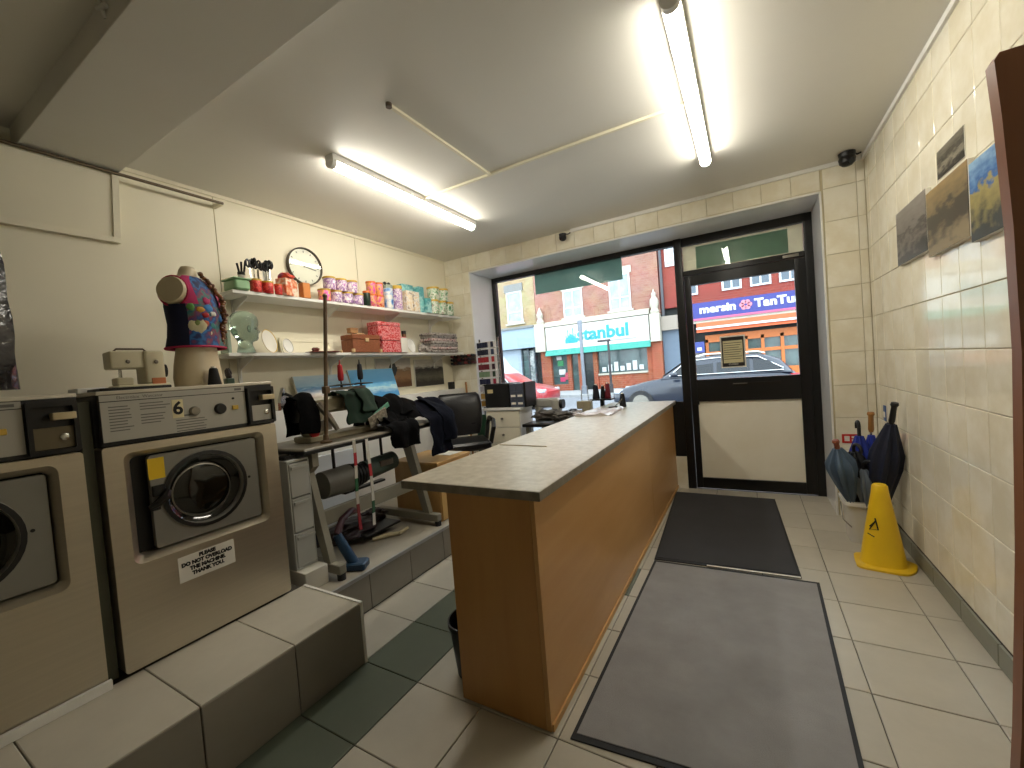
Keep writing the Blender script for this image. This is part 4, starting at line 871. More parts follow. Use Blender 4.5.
drape(nc, 'sleeve', [(.05, .17), (.15, .13), (.25, .08), (.30, .02), (.315, -.08), (.32, -.16)], .56, .72, m_navy, .014, 24)
dc = thing('dark_cloth', 'dark cloth bunched over the handwheel behind the pole', 'clothes', (-2.46, 1.60, TZ))
drape(dc, 'fold', [(-.06, .05), (-.04, .22), (.0, .285), (.06, .27), (.085, .17), (.09, .06)], -.085, .05, m_blackcloth, .012, 31, 14)
def heap(name, label, blobs, m, seed):
    t = thing(name, label, 'clothes', blobs[0][0]); o = Vector(blobs[0][0])
    for i, (c, r_) in enumerate(blobs): MB().blob(Vector(c) - o, r_, seed + i, .4, 4, 2.6).build('fold', m, t, 60)
    return t
def ribbon(label, y, z0, z1, cols, x=-2.165):
    t = thing('ribbon', label, 'ribbon', (x, y, z0)); n = 7; zz = [(z1 - z0) * i / n for i in range(n + 1)]
    for i in range(n):
        dx = lambda z: .008 * math.sin(z * 9 + y * 20)
        MB().loft([[(dx(z) - .0015, -.011, z), (dx(z) + .0015, -.011, z), (dx(z) + .0015, .011, z), (dx(z) - .0015, .011, z)] for z in (zz[i], zz[i + 1])]).build('band', mat('ribbon_' + cols[i % len(cols)], cols[i % len(cols)], .7), t)
ribbon('red, white and green ribbon hanging nearer the motor', 1.735, .43, 1.0, ['#8a1a24', '#7a2a2a', '#b8b0a4', '#1f5a34', '#c8c2b8', '#a8222c', '#bdb7aa'])
ribbon('white and red ribbon hanging beyond the first ribbon', 1.845, .42, .985, ['#d0ccc4', '#2c5a3c', '#c8c4ba', '#c8c4ba', '#b02a30', '#cfcabf', '#d8d4cc'])
# plastic drawer tower + block
tag(MB().rbox(-2.46, 1.335, PZ2, -2.15, 1.475, .335, .006).build('white_plinth', mat('plinth_white', '#cfcabc', .5, var=.1, vs=6)), 'low white block under the plastic drawer tower', 'block')
dt = thing('drawer_tower', 'slim translucent plastic drawer tower behind machine 6', 'drawers', (-2.33, 1.405, .3358))
m_trp = mat('milky_plastic', '#cfcfc8', .3, trans=.35, var=.08, vs=5)
MB().rbox(-.14, -.065, 0, .10, .065, .01, .004).rbox(-.14, -.065, .60, .10, .065, .615, .006).rbox(-.14, -.065, .01, .10, -.058, .60, .002).rbox(-.14, .058, .01, .10, .065, .60, .002).rbox(-.14, -.058, .01, -.133, .058, .60, .002).build('shell', m_trp, dt)
for k in range(3):
    z = .014 + .196 * k; d_ = MB().rbox(-.12, -.056, z, .105, .056, z + .188, .006).build('drawer', m_trp, dt)
    MB().rbox(.105, -.05, z + .155, .118, .05, z + .172, .003).build('pull', m_trp, d_)
ac = thing('accessory_tray', 'dark tray of bits on top of the drawer tower', 'tray', (-2.36, 1.405, .3358 + .616))
MB().holed(rrect(.2, .12, .01), rrect(.186, .106, .008), 0, .02, 'XY').rbox(-.099, -.059, 0, .099, .059, .003, .002).build('tray_body', m_blackpl, ac)
MB().tube([(-.05, -.02, .012), (.02, .03, .014), (.07, -.01, .012)], .006).build('tool', m_steel2, ac)
tag(MB().lathe([(.03, 0), (.04, .02), (.042, .06), (.036, .075), (.03, .078)], n=18).build('brown_pot', mat('brown_glaze', '#7a4420', .3), loc=(-3.07, 1.72, 1.1908)), 'brown glazed pot on the ledge beside machine 6', 'pot')
irn = thing('iron', 'silver steam iron standing on the ledge by the ship painting', 'iron', (-3.06, 1.86, 1.1908), .4)
MB().prism([(-.05, 0), (.05, 0), (.045, .08), (.0, .17), (-.045, .08)], -.012, .012, 'XZ', m=Matrix.Rotation(PI / 2, 4, 'Z')).build('soleplate', m_chrome, irn)
MB().tube([(.015, 0, .02), (.06, 0, .03), (.065, 0, .10), (.02, 0, .12)], .013).build('handle', m_blackpl, irn)
# vacuum and bits under the table
vc = thing('vacuum_cleaner', 'small blue handheld vacuum cleaner on the platform', 'vacuum', (-2.10, 1.67, PZ2 + .0008), .5)
MB().rbox(-.10, -.05, 0, .03, .05, .045, .015).build('nozzle', mat('blue_plastic', '#1f3f5c', .4, var=.1, vs=8), vc)
MB().tube([(-.05, 0, .03), (-.10, -.01, .14), (-.13, -.02, .22)], [.032, .03, .026], 12).build('neck', MATS['blue_plastic'], vc)
MB().tube([(-.13, -.02, .22), (-.12, .04, .29), (-.10, .14, .31), (-.12, .24, .28)], [.024, .02, .02, .024], 10).build('hose', mat('dark_red_hose', '#3a1a22', .45), vc)
heap('bag_heap', 'dark heap of bags on the platform under the sewing table', [((-2.55, 1.95, PZ2 + .075), (.13, .22, .055)), ((-2.60, 2.2, PZ2 + .08), (.09, .12, .05))], mat('maroon_dark', '#2a1418', .5, var=.4, vs=8), 61)
tag(MB().tube([(-.08, -.1, .01), (-.02, 0, .014), (.03, .05, .012), (.05, .12, .03)], [.012, .016, .014, .01]).tube([(.03, .05, .012), (.07, .03, .03)], .01).build('cream_strap', mat('cream_strap', '#c9bc98', .6), loc=(-2.28, 2.08, PZ2 + .006)), 'cream strap lying on the platform by the table leg', 'strap')
# wooden cabinet
wc = thing('side_cabinet', 'small beech side cabinet beyond the sewing table', 'cabinet', (-2.12, 2.66, PZ2))
MB().box(-.46, -.21, .0, 0, .21, .44).build('carcass', m_ply, wc, smooth=0)
MB().rbox(-.47, -.22, .44, .008, .22, .46, .003).build('cabinet_top', m_ply, wc)
MB().box(0.0005, -.205, .01, .014, .205, .43).build('cabinet_door', mat('pale_ply_front', '#d6b070', .45, col2='#c59a58', vs=1.6, stretch=(7, 7, .8), contrast=.3), wc, smooth=0)
sheet('papers', 'white papers on top of the side cabinet', 'paper', [(-2.40, 2.70), (-2.2, 2.70), (-2.18, 2.86), (-2.4, 2.85)], PZ2 + .4605, m_paper, .006, 8)
pnl = tag(MB().rbox(-2.98, 1.75, PZ2 + .001, -2.95, 2.38, .80, .004).build('white_board', mat('pale_board', '#d9dde0', .4)), 'pale board standing behind the sewing stand', 'board')
# office chair
oc = thing('office_chair', 'black padded office chair with loop armrests', 'chair', (-2.47, 3.28, PZ2), R(-48))
m_leather = mat('black_leather', '#16161a', .32, var=.2, vs=12, bump=.15, bs=60)
# chair front is local +X... seat
MB().rbox(-.24, -.24, .40, .24, .24, .48, .05).build('seat', m_leather, oc)
mbk = MB(); rings = []
for z, x, w, th in ((.50, -.22, .19, .035), (.58, -.235, .22, .045), (.70, -.25, .235, .05), (.82, -.265, .235, .05), (.90, -.28, .22, .04), (.93, -.283, .19, .02)):
    rings.append([(x + th * math.cos(a) * (1 + .0), w * math.copysign(abs(math.sin(a)) ** .6, math.sin(a)), z) for a in [2 * PI * i / 24 for i in range(24)]])
MB().loft(rings).build('backrest', m_leather, oc, 60)
MB().rbox(-.215, -.15, .60, -.195, .15, .62, .006).build('back_seam', mat('seam_shine', '#2a2a30', .25), oc)
for s_ in (-1, 1): MB().tube([(-.18, s_ * .25, .44), (-.2, s_ * .28, .60), (-.14, s_ * .29, .66), (.10, s_ * .29, .66), (.16, s_ * .28, .60), (.10, s_ * .25, .44)], .022, 10).build('armrest', m_blackpl, oc)
MB().cyl((0, 0, .09), (0, 0, .40), .028, .035).build('gas_column', m_blackpl, oc)
for k in range(5):
    a = 2 * PI * k / 5 + .3; MB().tube([(.02 * math.cos(a), .02 * math.sin(a), .10), (.27 * math.cos(a), .27 * math.sin(a), .065)], [.025, .018]).build('base_arm', m_blackpl, oc)
    MB().cyl((.27 * math.cos(a) - .015, .27 * math.sin(a), .028), (.27 * math.cos(a) + .015, .27 * math.sin(a), .028), .028, n=14).build('caster', m_blackpl, oc)
tag(MB().rbox(-.03, -.03, 0, .03, .03, .085, .006).build('black_mug', m_blackpl, loc=(-3.07, 3.92, 1.1908)), 'small black box at the end of the ledge', 'box')
brm = thing('broom', 'wooden broom handle leaning in the corner by the chair', 'broom', (-2.86, 3.95, PZ2 + .0008))
MB().cyl((0, 0, .10), (-.085, .09, 1.03), .012, n=10).build('handle', mat('broom_wood', '#a0703c', .5), brm)
MB().rbox(-.12, -.02, .06, .12, .02, .10, .008).build('head', MATS['broom_wood'], brm)
MB().prism([(-.12, .06), (.12, .06), (.135, 0), (-.135, 0)], -.018, .018, 'XZ').build('bristles', mat('bristle', '#3a3028', .9), brm)

# ------------------------------------------------------------------ window corner
du = thing('drawer_unit', 'white drawer unit by the shop window', 'drawers', (-2.31, 3.92, PZ2))
MB().box(-.21, -.13, 0, .21, .15, .71).build('carcass', m_white, du, smooth=0)
MB().rbox(-.24, -.16, .71, .24, .155, .735, .004).build('top', m_white, du)
for k in range(4):
    d_ = MB().rbox(-.205, -.148, .012 + .173 * k, .205, -.131, .178 + .173 * k, .003).build('drawer', mat('drawer_cream', '#e3ddc9', .45), du)
    MB().cyl((0, -.165, .1 + .173 * k), (0, -.148, .1 + .173 * k), .012, n=12).build('knob', m_steel2, d_)
bx = thing('black_storage_box', 'black storage box with a paper tag on the drawer unit', 'box', (-2.36, 3.93, PZ2 + .7358))
MB().rbox(-.17, -.13, 0, .14, .12, .24, .006).build('box_body', m_blackpl, bx)
MB().rbox(-.175, -.135, .24, .145, .125, .258, .006).build('lid', m_blackpl, bx)
MB().box(-.13, -.1325, .16, -.06, -.1305, .20).build('paper_tag', mat('buff_tag', '#c9b98a', .7), bx, smooth=0)
og = thing('parts_organizer', 'grey organizer with white drawer labels beside the black box', 'organizer', (-2.125, 3.93, PZ2 + .7358))
MB().rbox(-.085, -.13, 0, .085, .10, .25, .004).build('case', mat('slate_grey', '#5f6674', .45), og)
for r_ in range(3):
    for c_ in range(2):
        d_ = MB().rbox(-.08 + .082 * c_, -.138, .008 + .08 * r_, -.004 + .082 * c_, -.131, .082 + .08 * r_, .002).build('small_drawer', mat('slate_drawer', '#4a5060', .4), og)
        if r_ < 2: MB().box(-.07 + .082 * c_, -.1395, .03 + .08 * r_, -.014 + .082 * c_, -.1385, .052 + .08 * r_).build('label', m_paper, d_, smooth=0)
MB().box(.086, -.138, 0, .11, .10, .26).build('side_cheek', m_blackpl, og, smooth=0)
# thread rack
tr_ = thing('thread_rack', 'clear rack for thread reels beside the shop window', 'rack', (-2.62, 4.05, PZ2 + .0005), R(-8))
MB().rbox(-.15, .035, .0, -.135, .055, 1.52, .002).rbox(.135, .035, .0, .15, .055, 1.52, .002).build('upright', m_chrome, tr_)
rows = [('#1a2040', '#151a34'), ('#1c2038', '#2a3a5a'), ('#b02a34', '#c83a40'), ('#7a2030', '#3a1a2a'), ('#7f9a7a', '#2f4a3a'), ('#1f2448', '#b02a4a'), ('#b8b4bc', '#b06a7a'), ('#c9a050', '#8a6a30'), ('#a07a2c', '#7a5a20')]
proto = {}
for r_, (c1, c2) in enumerate(rows):
    z = 1.44 - .085 * r_
    MB().rbox(-.15, -.02, z - .036, .15, .055, z - .032, .001).build('rack_tier', m_trp, tr_)
    for k in range(7):
        c = c1 if k < 4 else (c2 if k % 2 else '#d8d4d4')
        if c not in proto:
            t = thing('thread_reel', 'x', 'thread', (0, 0, 0)); proto[c] = t
            MB().cyl((0, 0, .004), (0, 0, .066), .0185, n=10).build('thread', mat('reel_' + c, c, .6, var=.2, vs=60), t)
            MB().cyl((0, 0, 0), (0, 0, .004), .020, n=10).cyl((0, 0, .066), (0, 0, .070), .020, n=10).build('flange', m_paper, t)
        else:
            t = copy_tree(proto[c])
        t['label'] = f'thread reel, {["first","second","third","fourth","fifth","sixth","seventh"][k]} from the left in tier {["one","two","three","four","five","six","seven","eight","nine"][r_]} of the rack'; t['group'] = 'thread reels on the window rack'
        lp = Matrix.Rotation(R(-8), 4, 'Z') @ Vector((-.126 + .042 * k, .005, z - .0315))
        t.location = Vector((-2.62, 4.05, PZ2 + .0005)) + lp
gbd = tag(MB().rbox(-2.74, 3.90, PZ2 + .0008, -2.56, 3.92, .88, .003).build('green_board', mat('dark_green_board', '#12482f', .45)), 'dark green board standing below the thread rack', 'board')
# second sewing table and machine
t2 = thing('sewing_table', 'black sewing table in front of the shop window', 'table', (-1.72, 3.98, 0))
MB().rbox(-.34, -.24, .76, .30, .26, .79, .008).build('table_top', m_blackpl, t2)
for sx in (-.30, .26):
    MB().rbox(sx - .02, -.20, .06, sx + .02, -.15, .76, .004).rbox(sx - .02, .17, .06, sx + .02, .22, .76, .004).rbox(sx - .025, -.23, 0, sx + .025, .25, .06, .006).build('leg', m_stand, t2)
s2 = thing('sewing_machine', 'silver sewing machine on the black table by the window', 'sewing machine', (-1.90, 4.06, .7908))
MB().rbox(-.13, -.07, 0, .16, .07, .03, .01).build('bed', m_panel, s2); MB().rbox(.06, -.05, .03, .15, .05, .22, .02).build('column', m_panel, s2)
MB().rbox(-.14, -.045, .14, .14, .045, .235, .03).build('arm', m_panel, s2); MB().rbox(-.14, -.04, .06, -.07, .04, .22, .015).build('head', m_panel, s2)
MB().cyl((.15, 0, .17), (.185, 0, .17), .05, n=18).build('handwheel', m_blackpl, s2); MB().cyl((-.145, -.0, .17), (-.17, 0, .17), .03, n=14).build('tension_dial', m_blackpl, s2)
heap('grey_clothes', 'heap of grey clothes on the black sewing table', [((-1.80, 3.86, .87), (.16, .09, .055)), ((-1.66, 3.84, .86), (.11, .08, .05))], mat('grey_cloth', '#6d6862', .85, col2='#3a3632', vs=10), 71)
heap('black_white_clothes', 'black and white garment beside the grey heap', [((-1.60, 4.02, .855), (.11, .09, .045))], printmat('bw_cloth', ['#131316', '#1a1a1e', '#d8d0d4', '#201c20'], 7), 75)
ol_ = thing('overlocker', 'olive overlock machine at the window end of the black table', 'sewing machine', (-1.50, 4.09, .7908))
MB().rbox(-.07, -.07, 0, .09, .07, .05, .012).build('base', m_smb, ol_); MB().rbox(-.01, -.05, .05, .08, .05, .19, .015).build('body', m_smb, ol_); MB().rbox(-.07, -.04, .11, 0, .04, .19, .012).build('arm', m_smb, ol_)
MB().cyl((-.02, 0, .19), (-.02, 0, .30), .004).cyl((.05, 0, .19), (.05, 0, .34), .004).build('thread_post', m_chrome, ol_)
tb3 = thing('thread_tray', 'small dark thread shelf on the window side of the counter', 'tray', (-1.39, 4.36, 0))
MB().rbox(-.12, -.08, .96, .12, .08, .975, .004).build('tray_top', m_blackpl, tb3); MB().rbox(-.02, -.02, .012, .02, .02, .96, .004).rbox(-.1, -.08, 0, .1, .08, .012, .004).build('tray_post', m_blackpl, tb3)
thread_cone('navy thread cone on the small shelf by the window', (-1.455, 4.36, .9756), '#181a2c', .15, .04)
thread_cone('black thread cone between navy and maroon cones by the window', (-1.39, 4.40, .9756), '#141416', .13, .03)
thread_cone('maroon thread cone on the small shelf by the window', (-1.325, 4.36, .9756), '#7a1c2e', .16, .034)

# ------------------------------------------------------------------ entrance corner
bk = thing('umbrella_bucket', 'white plastic tub holding umbrellas by the entrance', 'bucket', (.645, 3.62, 0))
m_bucket = mat('white_bucket', '#d9d7d0', .4, var=.08, vs=6)
MB().loft([[(x, y, z) for x, y in rrect(w, d, .045, 0, 0, 4)] for w, d, z in ((.20, .20, 0), (.235, .235, .25), (.255, .255, .255), (.255, .255, .29), (.24, .24, .29), (.225, .225, .26), (.19, .19, .012))], True).build('tub', m_bucket, bk)
MB().holed(rrect(.268, .268, .05), rrect(.254, .254, .045), .262, .282, 'XY').build('rim_band', m_white, bk)
MB().tube([(-.135, 0, .25), (-.14, -.10, .16), (-.10, -.135, .12)], .004).build('wire_handle', m_steel2, bk)
def umbrella(label, p0, p1, L_can, rad, col, handle_col, hook=False, seed=0, loose=.2, z0=.03):
    """p0 tip (in the tub), p1 handle end"""
    p0, p1 = Vector(p0), Vector(p1); ax = (p1 - p0); LN = ax.length; q = ax.to_track_quat('Z', 'Y')
    t = bpy.data.objects.new('umbrella', None); COL.objects.link(t); t.location = p0; t.rotation_mode = 'QUATERNION'; t.rotation_quaternion = q; tag(t, label, 'umbrella', 'umbrellas in the tub'); t.empty_display_size = .05
    rings = []; N = 32
    for k in range(9):
        u = k / 8; z = z0 + u * L_can; r_ = rad * ((.15 + 1.1 * u ** .8) if u < .7 else 1.0 - (u - .7) / .3 * .72)
        rings.append([(r_ * (1 + loose * math.sin(8 * (2 * PI * i / N) + seed) + loose * .5 * math.sin(3 * (2 * PI * i / N) + seed * 2 + u * 3)) * math.cos(2 * PI * i / N), r_ * (1 + loose * math.sin(8 * (2 * PI * i / N) + seed)) * math.sin(2 * PI * i / N), z) for i in range(N)])
    MB().loft(rings).build('canopy', mat('umb_' + col, col, .6, var=.3, vs=10), t, 50)
    MB().cyl((0, 0, 0), (0, 0, LN - .12), .006, n=8).build('shaft', m_chrome, t)
    hm = mat('hnd_' + handle_col, handle_col, .45)
    if hook:
        pts = [(0, 0, LN - .14), (0, 0, LN - .04)] + [(.035 - .035 * math.cos(a), 0, LN - .04 + .035 * math.sin(a)) for a in [PI * i / 6 for i in range(1, 8)]]
        MB().tube(pts, .011, 10).build('handle', hm, t)
    else:
        MB().lathe([(.012, LN - .14), (.017, LN - .12), (.015, LN - .03), (.022, LN - .015), (.018, LN)], n=12).build('handle', hm, t)
    return t
umbrella('large navy golf umbrella leaning on the tiled wall', (.665, 3.60, .02), (.775, 3.40, .965), .80, .088, '#171f38', '#15161c', seed=1, loose=.16)
umbrella('royal blue umbrella with black crook handle', (.63, 3.66, .02), (.64, 3.66, .81), .66, .075, '#2338a0', '#1a1a1e', True, 2, .2)
umbrella('deep blue umbrella with wooden handle top', (.69, 3.69, .02), (.715, 3.70, .87), .66, .06, '#2b3fb0', '#a8763c', False, 3, .2)
umbrella('slate blue umbrella sagging over the tub edge', (.60, 3.56, .02), (.475, 3.44, .72), .40, .08, '#5a7088', '#8a4a30', False, 4, .3, .26)
umbrella('black umbrella in the middle of the tub', (.63, 3.58, .02), (.585, 3.56, .68), .40, .085, '#121216', '#1a1a1e', True, 5, .25, .2)
umbrella('grey umbrella at the front of the tub', (.66, 3.54, .02), (.62, 3.49, .58), .34, .055, '#7a8694', '#1a1a1e', True, 6, .25, .16)
# caution cone
cn_ = thing('caution_cone', 'yellow wet floor cone standing before the umbrellas', 'cone', (.645, 3.22, 0), R(-12))
rg = []
for z, r_, p in ((.018, .112, 2.6), (.03, .108, 2.4), (.15, .090, 2.2), (.3, .066, 2), (.44, .043, 2), (.485, .038, 2), (.495, .030, 2)):
    rg.append(ell(0, 0, z, r_, r_ * .9, 32, p))
MB().loft(rg).build('body', m_yellow, cn_, 50)
bs_ = []
for i in range(40):
    a = 2 * PI * i / 40; k = .142 * (1 + .05 * math.sin(3 * a + 1) + .03 * math.sin(5 * a)); c, s_ = math.cos(a), math.sin(a)
    bs_.append((k * math.copysign(abs(c) ** .6, c), k * .85 * math.copysign(abs(s_) ** .6, s_)))
MB().loft([[(x, y, 0) for x, y in bs_], [(x, y, .012) for x, y in bs_], [(x * .85, y * .85, .022) for x, y in bs_]]).build('base_skirt', mat('yellow_skirt', '#ecc01c', .4, var=.15, vs=8), cn_, 40)
def onc(a, z, off=.003):
    r_ = .112 - (.112 - .036) * z / .49; return Vector(((r_ + off) * math.cos(a), (r_ * .9 + off) * math.sin(a), z))
A0 = R(-108)
MB().tube([onc(A0 - .45, .245), onc(A0 - .05, .285), onc(A0 - .45, .225), onc(A0 + .12, .235), onc(A0 - .1, .30)], .004, 6).tube([onc(A0 - .55, .20), onc(A0 - .1, .19)], .0035, 6).build('black_mark', m_ink, cn_)
# signs at corner
fs = thing('fire_sign', 'small red fire point sign on the tiled wall by the door', 'sign', (.66, YF - .0005, .615))
MB().rbox(-.055, -.004, -.035, .055, 0, .035, .003).build('plate', mat('sign_red', '#c0281e', .4), fs)
MB().box(-.04, -.0052, -.02, -.008, -.004, .02).box(.005, -.0052, -.02, .04, -.004, -.004).box(.005, -.0052, .004, .04, -.004, .02).build('pictogram', m_paper, fs, smooth=0)
bs2 = thing('blue_sign', 'small blue notice on the right tiled wall above umbrellas', 'sign', (XR - .0005, 3.86, .84))
MB().rbox(-.004, -.03, -.055, 0, .03, .055, .002).build('plate', mat('sign_blue', '#2a5a9a', .4), bs2)
MB().box(-.0052, -.02, -.03, -.004, .02, .01).build('pictogram', m_paper, bs2, smooth=0)
# pictures on right wall (facing -X)
def wall_pic(label, y0, y1, z0, z1, m, th=.016):
    t = thing('canvas_picture', label, 'picture', (XR - .0005, (y0 + y1) / 2, z0)); w, h = y1 - y0, z1 - z0
    MB().rbox(-th, -w / 2, 0, 0, w / 2, h, .002).build('stretcher', m_paper, t)
    MB().box(-th - .002, -w / 2 + .002, .002, -th, w / 2 - .002, h - .002).build('print', m, t, smooth=0)
wall_pic('small dark black and white photo above the canvas pictures', 2.475, 2.755, 2.085, 2.215, seamat('ph_a', ('#5a564a', '#7a7466'), '#3a362e', ('#2e2b26', '#8a8474'), .5, 9-4, .8), .003)
wall_pic('canvas picture of a grey misty town nearest the door', 2.855, 3.325, 1.785, 2.09, seamat('ph_b', ('#7a726a', '#8f8880'), '#4a423c', ('#3a342e', '#7a7066'), .4, 8-4, .8), .02)
wall_pic('canvas picture of a brown ruined hillside in the middle', 2.405, 2.85, 1.745, 2.055, seamat('ph_c', ('#7a6a4c', '#9a8258'), '#4a4236', ('#8a7a5c', '#4a4032'), .5, 8-4, .8), .02)
wall_pic('canvas picture with blue sky and stony path next to wooden door', 2.13, 2.395, 1.715, 2.025, seamat('ph_d', ('#2f66a8', '#8fb4d4'), '#a8985a', ('#3a3a36', '#8a7f50'), .5, 8-4, .8), .02)
# brown open door leaf close to viewer
bd_ = thing('wooden_door', 'brown wooden door leaf standing open at the right edge', 'door', (0, 1.45, 0))
prof_ = [(.80, .012), (.515, .012), (.535, .35), (.552, .8), (.561, 1.3), (.556, 1.6), (.545, 1.85), (.536, 1.985), (.545, 2.0), (.80, 2.0)]
MB().prism(prof_, 0, .042, 'XZ').build('leaf', m_darkbrown, bd_, 20)
for z in (.25, 1.75): MB().rbox(.80, .01, z, .823, .03, z + .1, .002).build('hinge', m_steel2, bd_)
# ================================================================== STREET
ZS = -.12
_full = hexc
def hexc(h): return tuple(c * .58 for c in _full(h))      # street colours darkened to offset the bright sky, exposure built into the colour
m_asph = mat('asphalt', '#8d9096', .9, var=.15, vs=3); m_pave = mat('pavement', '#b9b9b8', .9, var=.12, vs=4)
tag(MB().box(-40, 8, ZS - .3, 30, 18.5, ZS - .02).build('road', m_asph, smooth=0), 'grey asphalt street outside the shop', 'road', kind='structure')
tag(MB().box(-40, 4.72, ZS - .3, 30, 8, ZS + .1).build('pavement', m_pave, smooth=0), 'near pavement outside the shop', 'pavement', kind='structure')
tag(MB().box(-40, 18.5, ZS - .3, 30, 30, ZS + .1).build('pavement', m_pave, smooth=0), 'far pavement in front of the opposite shops', 'pavement', kind='structure')
G = ZS + .1
def brickmat(name, c1, c2, mortar, scale=1.):
    m = bpy.data.materials.new(name); m.use_nodes = True; nt_ = m.node_tree; b = nt_.nodes['Principled BSDF']; b.inputs['Roughness'].default_value = .85
    tc = nt_.nodes.new('ShaderNodeTexCoord'); mp = nt_.nodes.new('ShaderNodeMapping'); mp.inputs['Rotation'].default_value = (PI / 2, 0, 0)
    br = nt_.nodes.new('ShaderNodeTexBrick'); br.inputs['Color1'].default_value = (*hexc(c1), 1); br.inputs['Color2'].default_value = (*hexc(c2), 1); br.inputs['Mortar'].default_value = (*hexc(mortar), 1)
    br.inputs['Scale'].default_value = 2.2 * scale; br.inputs['Mortar Size'].default_value = .012
    n = nt_.nodes.new('ShaderNodeTexNoise'); n.inputs['Scale'].default_value = 1.3; mx = nt_.nodes.new('ShaderNodeMix'); mx.data_type = 'RGBA'; mx.blend_type = 'MULTIPLY'; mx.inputs[0].default_value = .35
    L = nt_.links; L.new(tc.outputs['Object'], mp.inputs[0]); L.new(mp.outputs[0], br.inputs['Vector']); L.new(tc.outputs['Object'], n.inputs['Vector']); L.new(br.outputs[0], mx.inputs[6]); L.new(n.outputs[1], mx.inputs[7]); L.new(mx.outputs[2], b.inputs['Base Color'])
    return m
def uwin(b, x0, x1, z0, z1, frame, pane, y=0, mid=True, bars=1, sill=None):
    w = thing_part('window', b)
    MB().holed(rrect(x1 - x0, z1 - z0, .01, (x0 + x1) / 2, (z0 + z1) / 2), rrect(x1 - x0 - .16, z1 - z0 - .16, .01, (x0 + x1) / 2, (z0 + z1) / 2), y - .06, y + .02, 'XZ').build('frame', frame, w, smooth=0)
    MB().box(x0 + .08, y - .02, z0 + .08, x1 - .08, y - .005, z1 - .08).build('pane', pane, w, smooth=0)
    g = MB()
    for k in range(1, bars + 1): xx = x0 + (x1 - x0) * k / (bars + 1); g.box(xx - .035, y - .05, z0 + .08, xx + .035, y - .02, z1 - .08)
    if mid: g.box(x0 + .08, y - .045, z0 + (z1 - z0) * .35 - .03, x1 - .08, y - .02, z0 + (z1 - z0) * .35 + .03)
    if g.v: g.build('glazing_bar', frame, w, smooth=0)
    if sill: MB().box(x0 - .12, y - .14, z0 - .1, x1 + .12, y, z0).build('sill', sill, w, smooth=0)
def thing_part(name, parent):
    o = bpy.data.objects.new(name, None); o.empty_display_size = .05; COL.objects.link(o); o.parent = parent; return o
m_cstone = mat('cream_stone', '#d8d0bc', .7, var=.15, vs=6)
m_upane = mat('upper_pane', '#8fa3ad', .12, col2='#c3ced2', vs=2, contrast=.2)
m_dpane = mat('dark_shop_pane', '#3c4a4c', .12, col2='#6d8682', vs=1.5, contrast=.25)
m_uw = mat('window_white', '#eceeee', .5)
YS = 22.0
# --- istanbul building
b1 = thing('shop_building', 'pinkish brick building with the white Istanbul shop sign', 'building', (0, YS, G))
mbk1 = brickmat('brick_pink', '#b0705e', '#c08a74', '#b9a596')
g0 = G
def P(x0, x1, z0, z1, y0, y1, name, m, b, smooth=0): return MB().box(x0, y0, z0 - g0, x1, y1, z1 - g0).build(name, m, b, smooth=smooth)
P(-10.62, -3.70, 3.6, 9.5, 0, 6, 'upper_wall', mbk1, b1)
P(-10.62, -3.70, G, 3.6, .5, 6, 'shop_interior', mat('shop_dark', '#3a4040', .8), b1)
for x0, x1, z0, z1 in ((-8.85, -7.72, 4.05, 5.58), (-6.22, -5.1, 4.08, 5.95)):
    uwin(b1, x0, x1, z0 - g0, z1 - g0, m_uw, m_upane, 0, True, 1, m_cstone); P(x0 - .1, x1 + .1, z1, z1 + .35, -.06, 0, 'lintel', m_cstone, b1)
P(-10.0, -4.2, 3.66, 3.86, -.35, 0, 'cornice', m_cstone, b1); P(-10.0, -4.2, 3.86, 3.95, -.2, 0, 'cornice_step', m_cstone, b1)
m_signw = mat('sign_white', '#f2efe4', .5); m_teal = mat('sign_teal', '#19a8b0', .5)
sgb = P(-9.95, -4.25, 2.34, 3.62, -.3, .5, 'sign_board', m_signw, b1)
text('sign_lettering', 'stanbul', .92, m_teal, b1, (-6.66, -.31, 3.0 - g0), FACE_NY, .006, .035, 1.08)
lgm = MB()
for x, h in ((-8.72, .45), (-8.60, .75), (-8.48, .55), (-8.30, .82), (-8.18, .5)): lgm.box(x - .025, -.32, 2.62 - g0, x + .025, -.3, 2.62 + h - g0)
lgm.prism([(x - 8.42, z + 2.62 - g0) for x, z in [(-.36, 0), (.36, 0), (.36, .2), (.26, .3), (.12, .42), (0, .5), (-.12, .42), (-.26, .3), (-.36, .2)]], -.318, -.3, 'XZ')
lgm.build('sign_emblem', m_teal, b1, smooth=0)
MB().box(-6.4, -.306, 2.50 - g0, -4.9, -.3, 2.58 - g0).build('sign_small_line', mat('sign_grey', '#a9aeb0', .5), b1, smooth=0)
MB().prism([(-.5, 2.02 - g0), (-.45, 2.0 - g0), (-.3, 2.30 - g0), (-.3, 2.34 - g0)], -10.0, -4.2, 'YZ').build('awning', mat('awning_teal', '#2f9f8e', .6), b1, smooth=0)
m_obr = brickmat('brick_orange', '#c0623c', '#b0542e', '#c9a48a')
for x0, x1 in ((-10.45, -9.82), (-8.85, -8.62), (-8.2, -7.98), (-7.34, -7.1), (-4.46, -4.2)): P(x0, x1, G, 2.3, -.1, .5, 'pillar', m_obr, b1)
P(-4.2, -3.70, G, 2.25, -.2, .5, 'pillar', m_obr, b1)
P(-9.82, -8.85, G, .35, 0, .4, 'stall_riser', m_obr, b1); P(-7.1, -4.46, G, .72, 0, .4, 'stall_riser', m_obr, b1); P(-7.1, -4.46, .72, .82, -.08, .3, 'window_sill', m_cstone, b1)
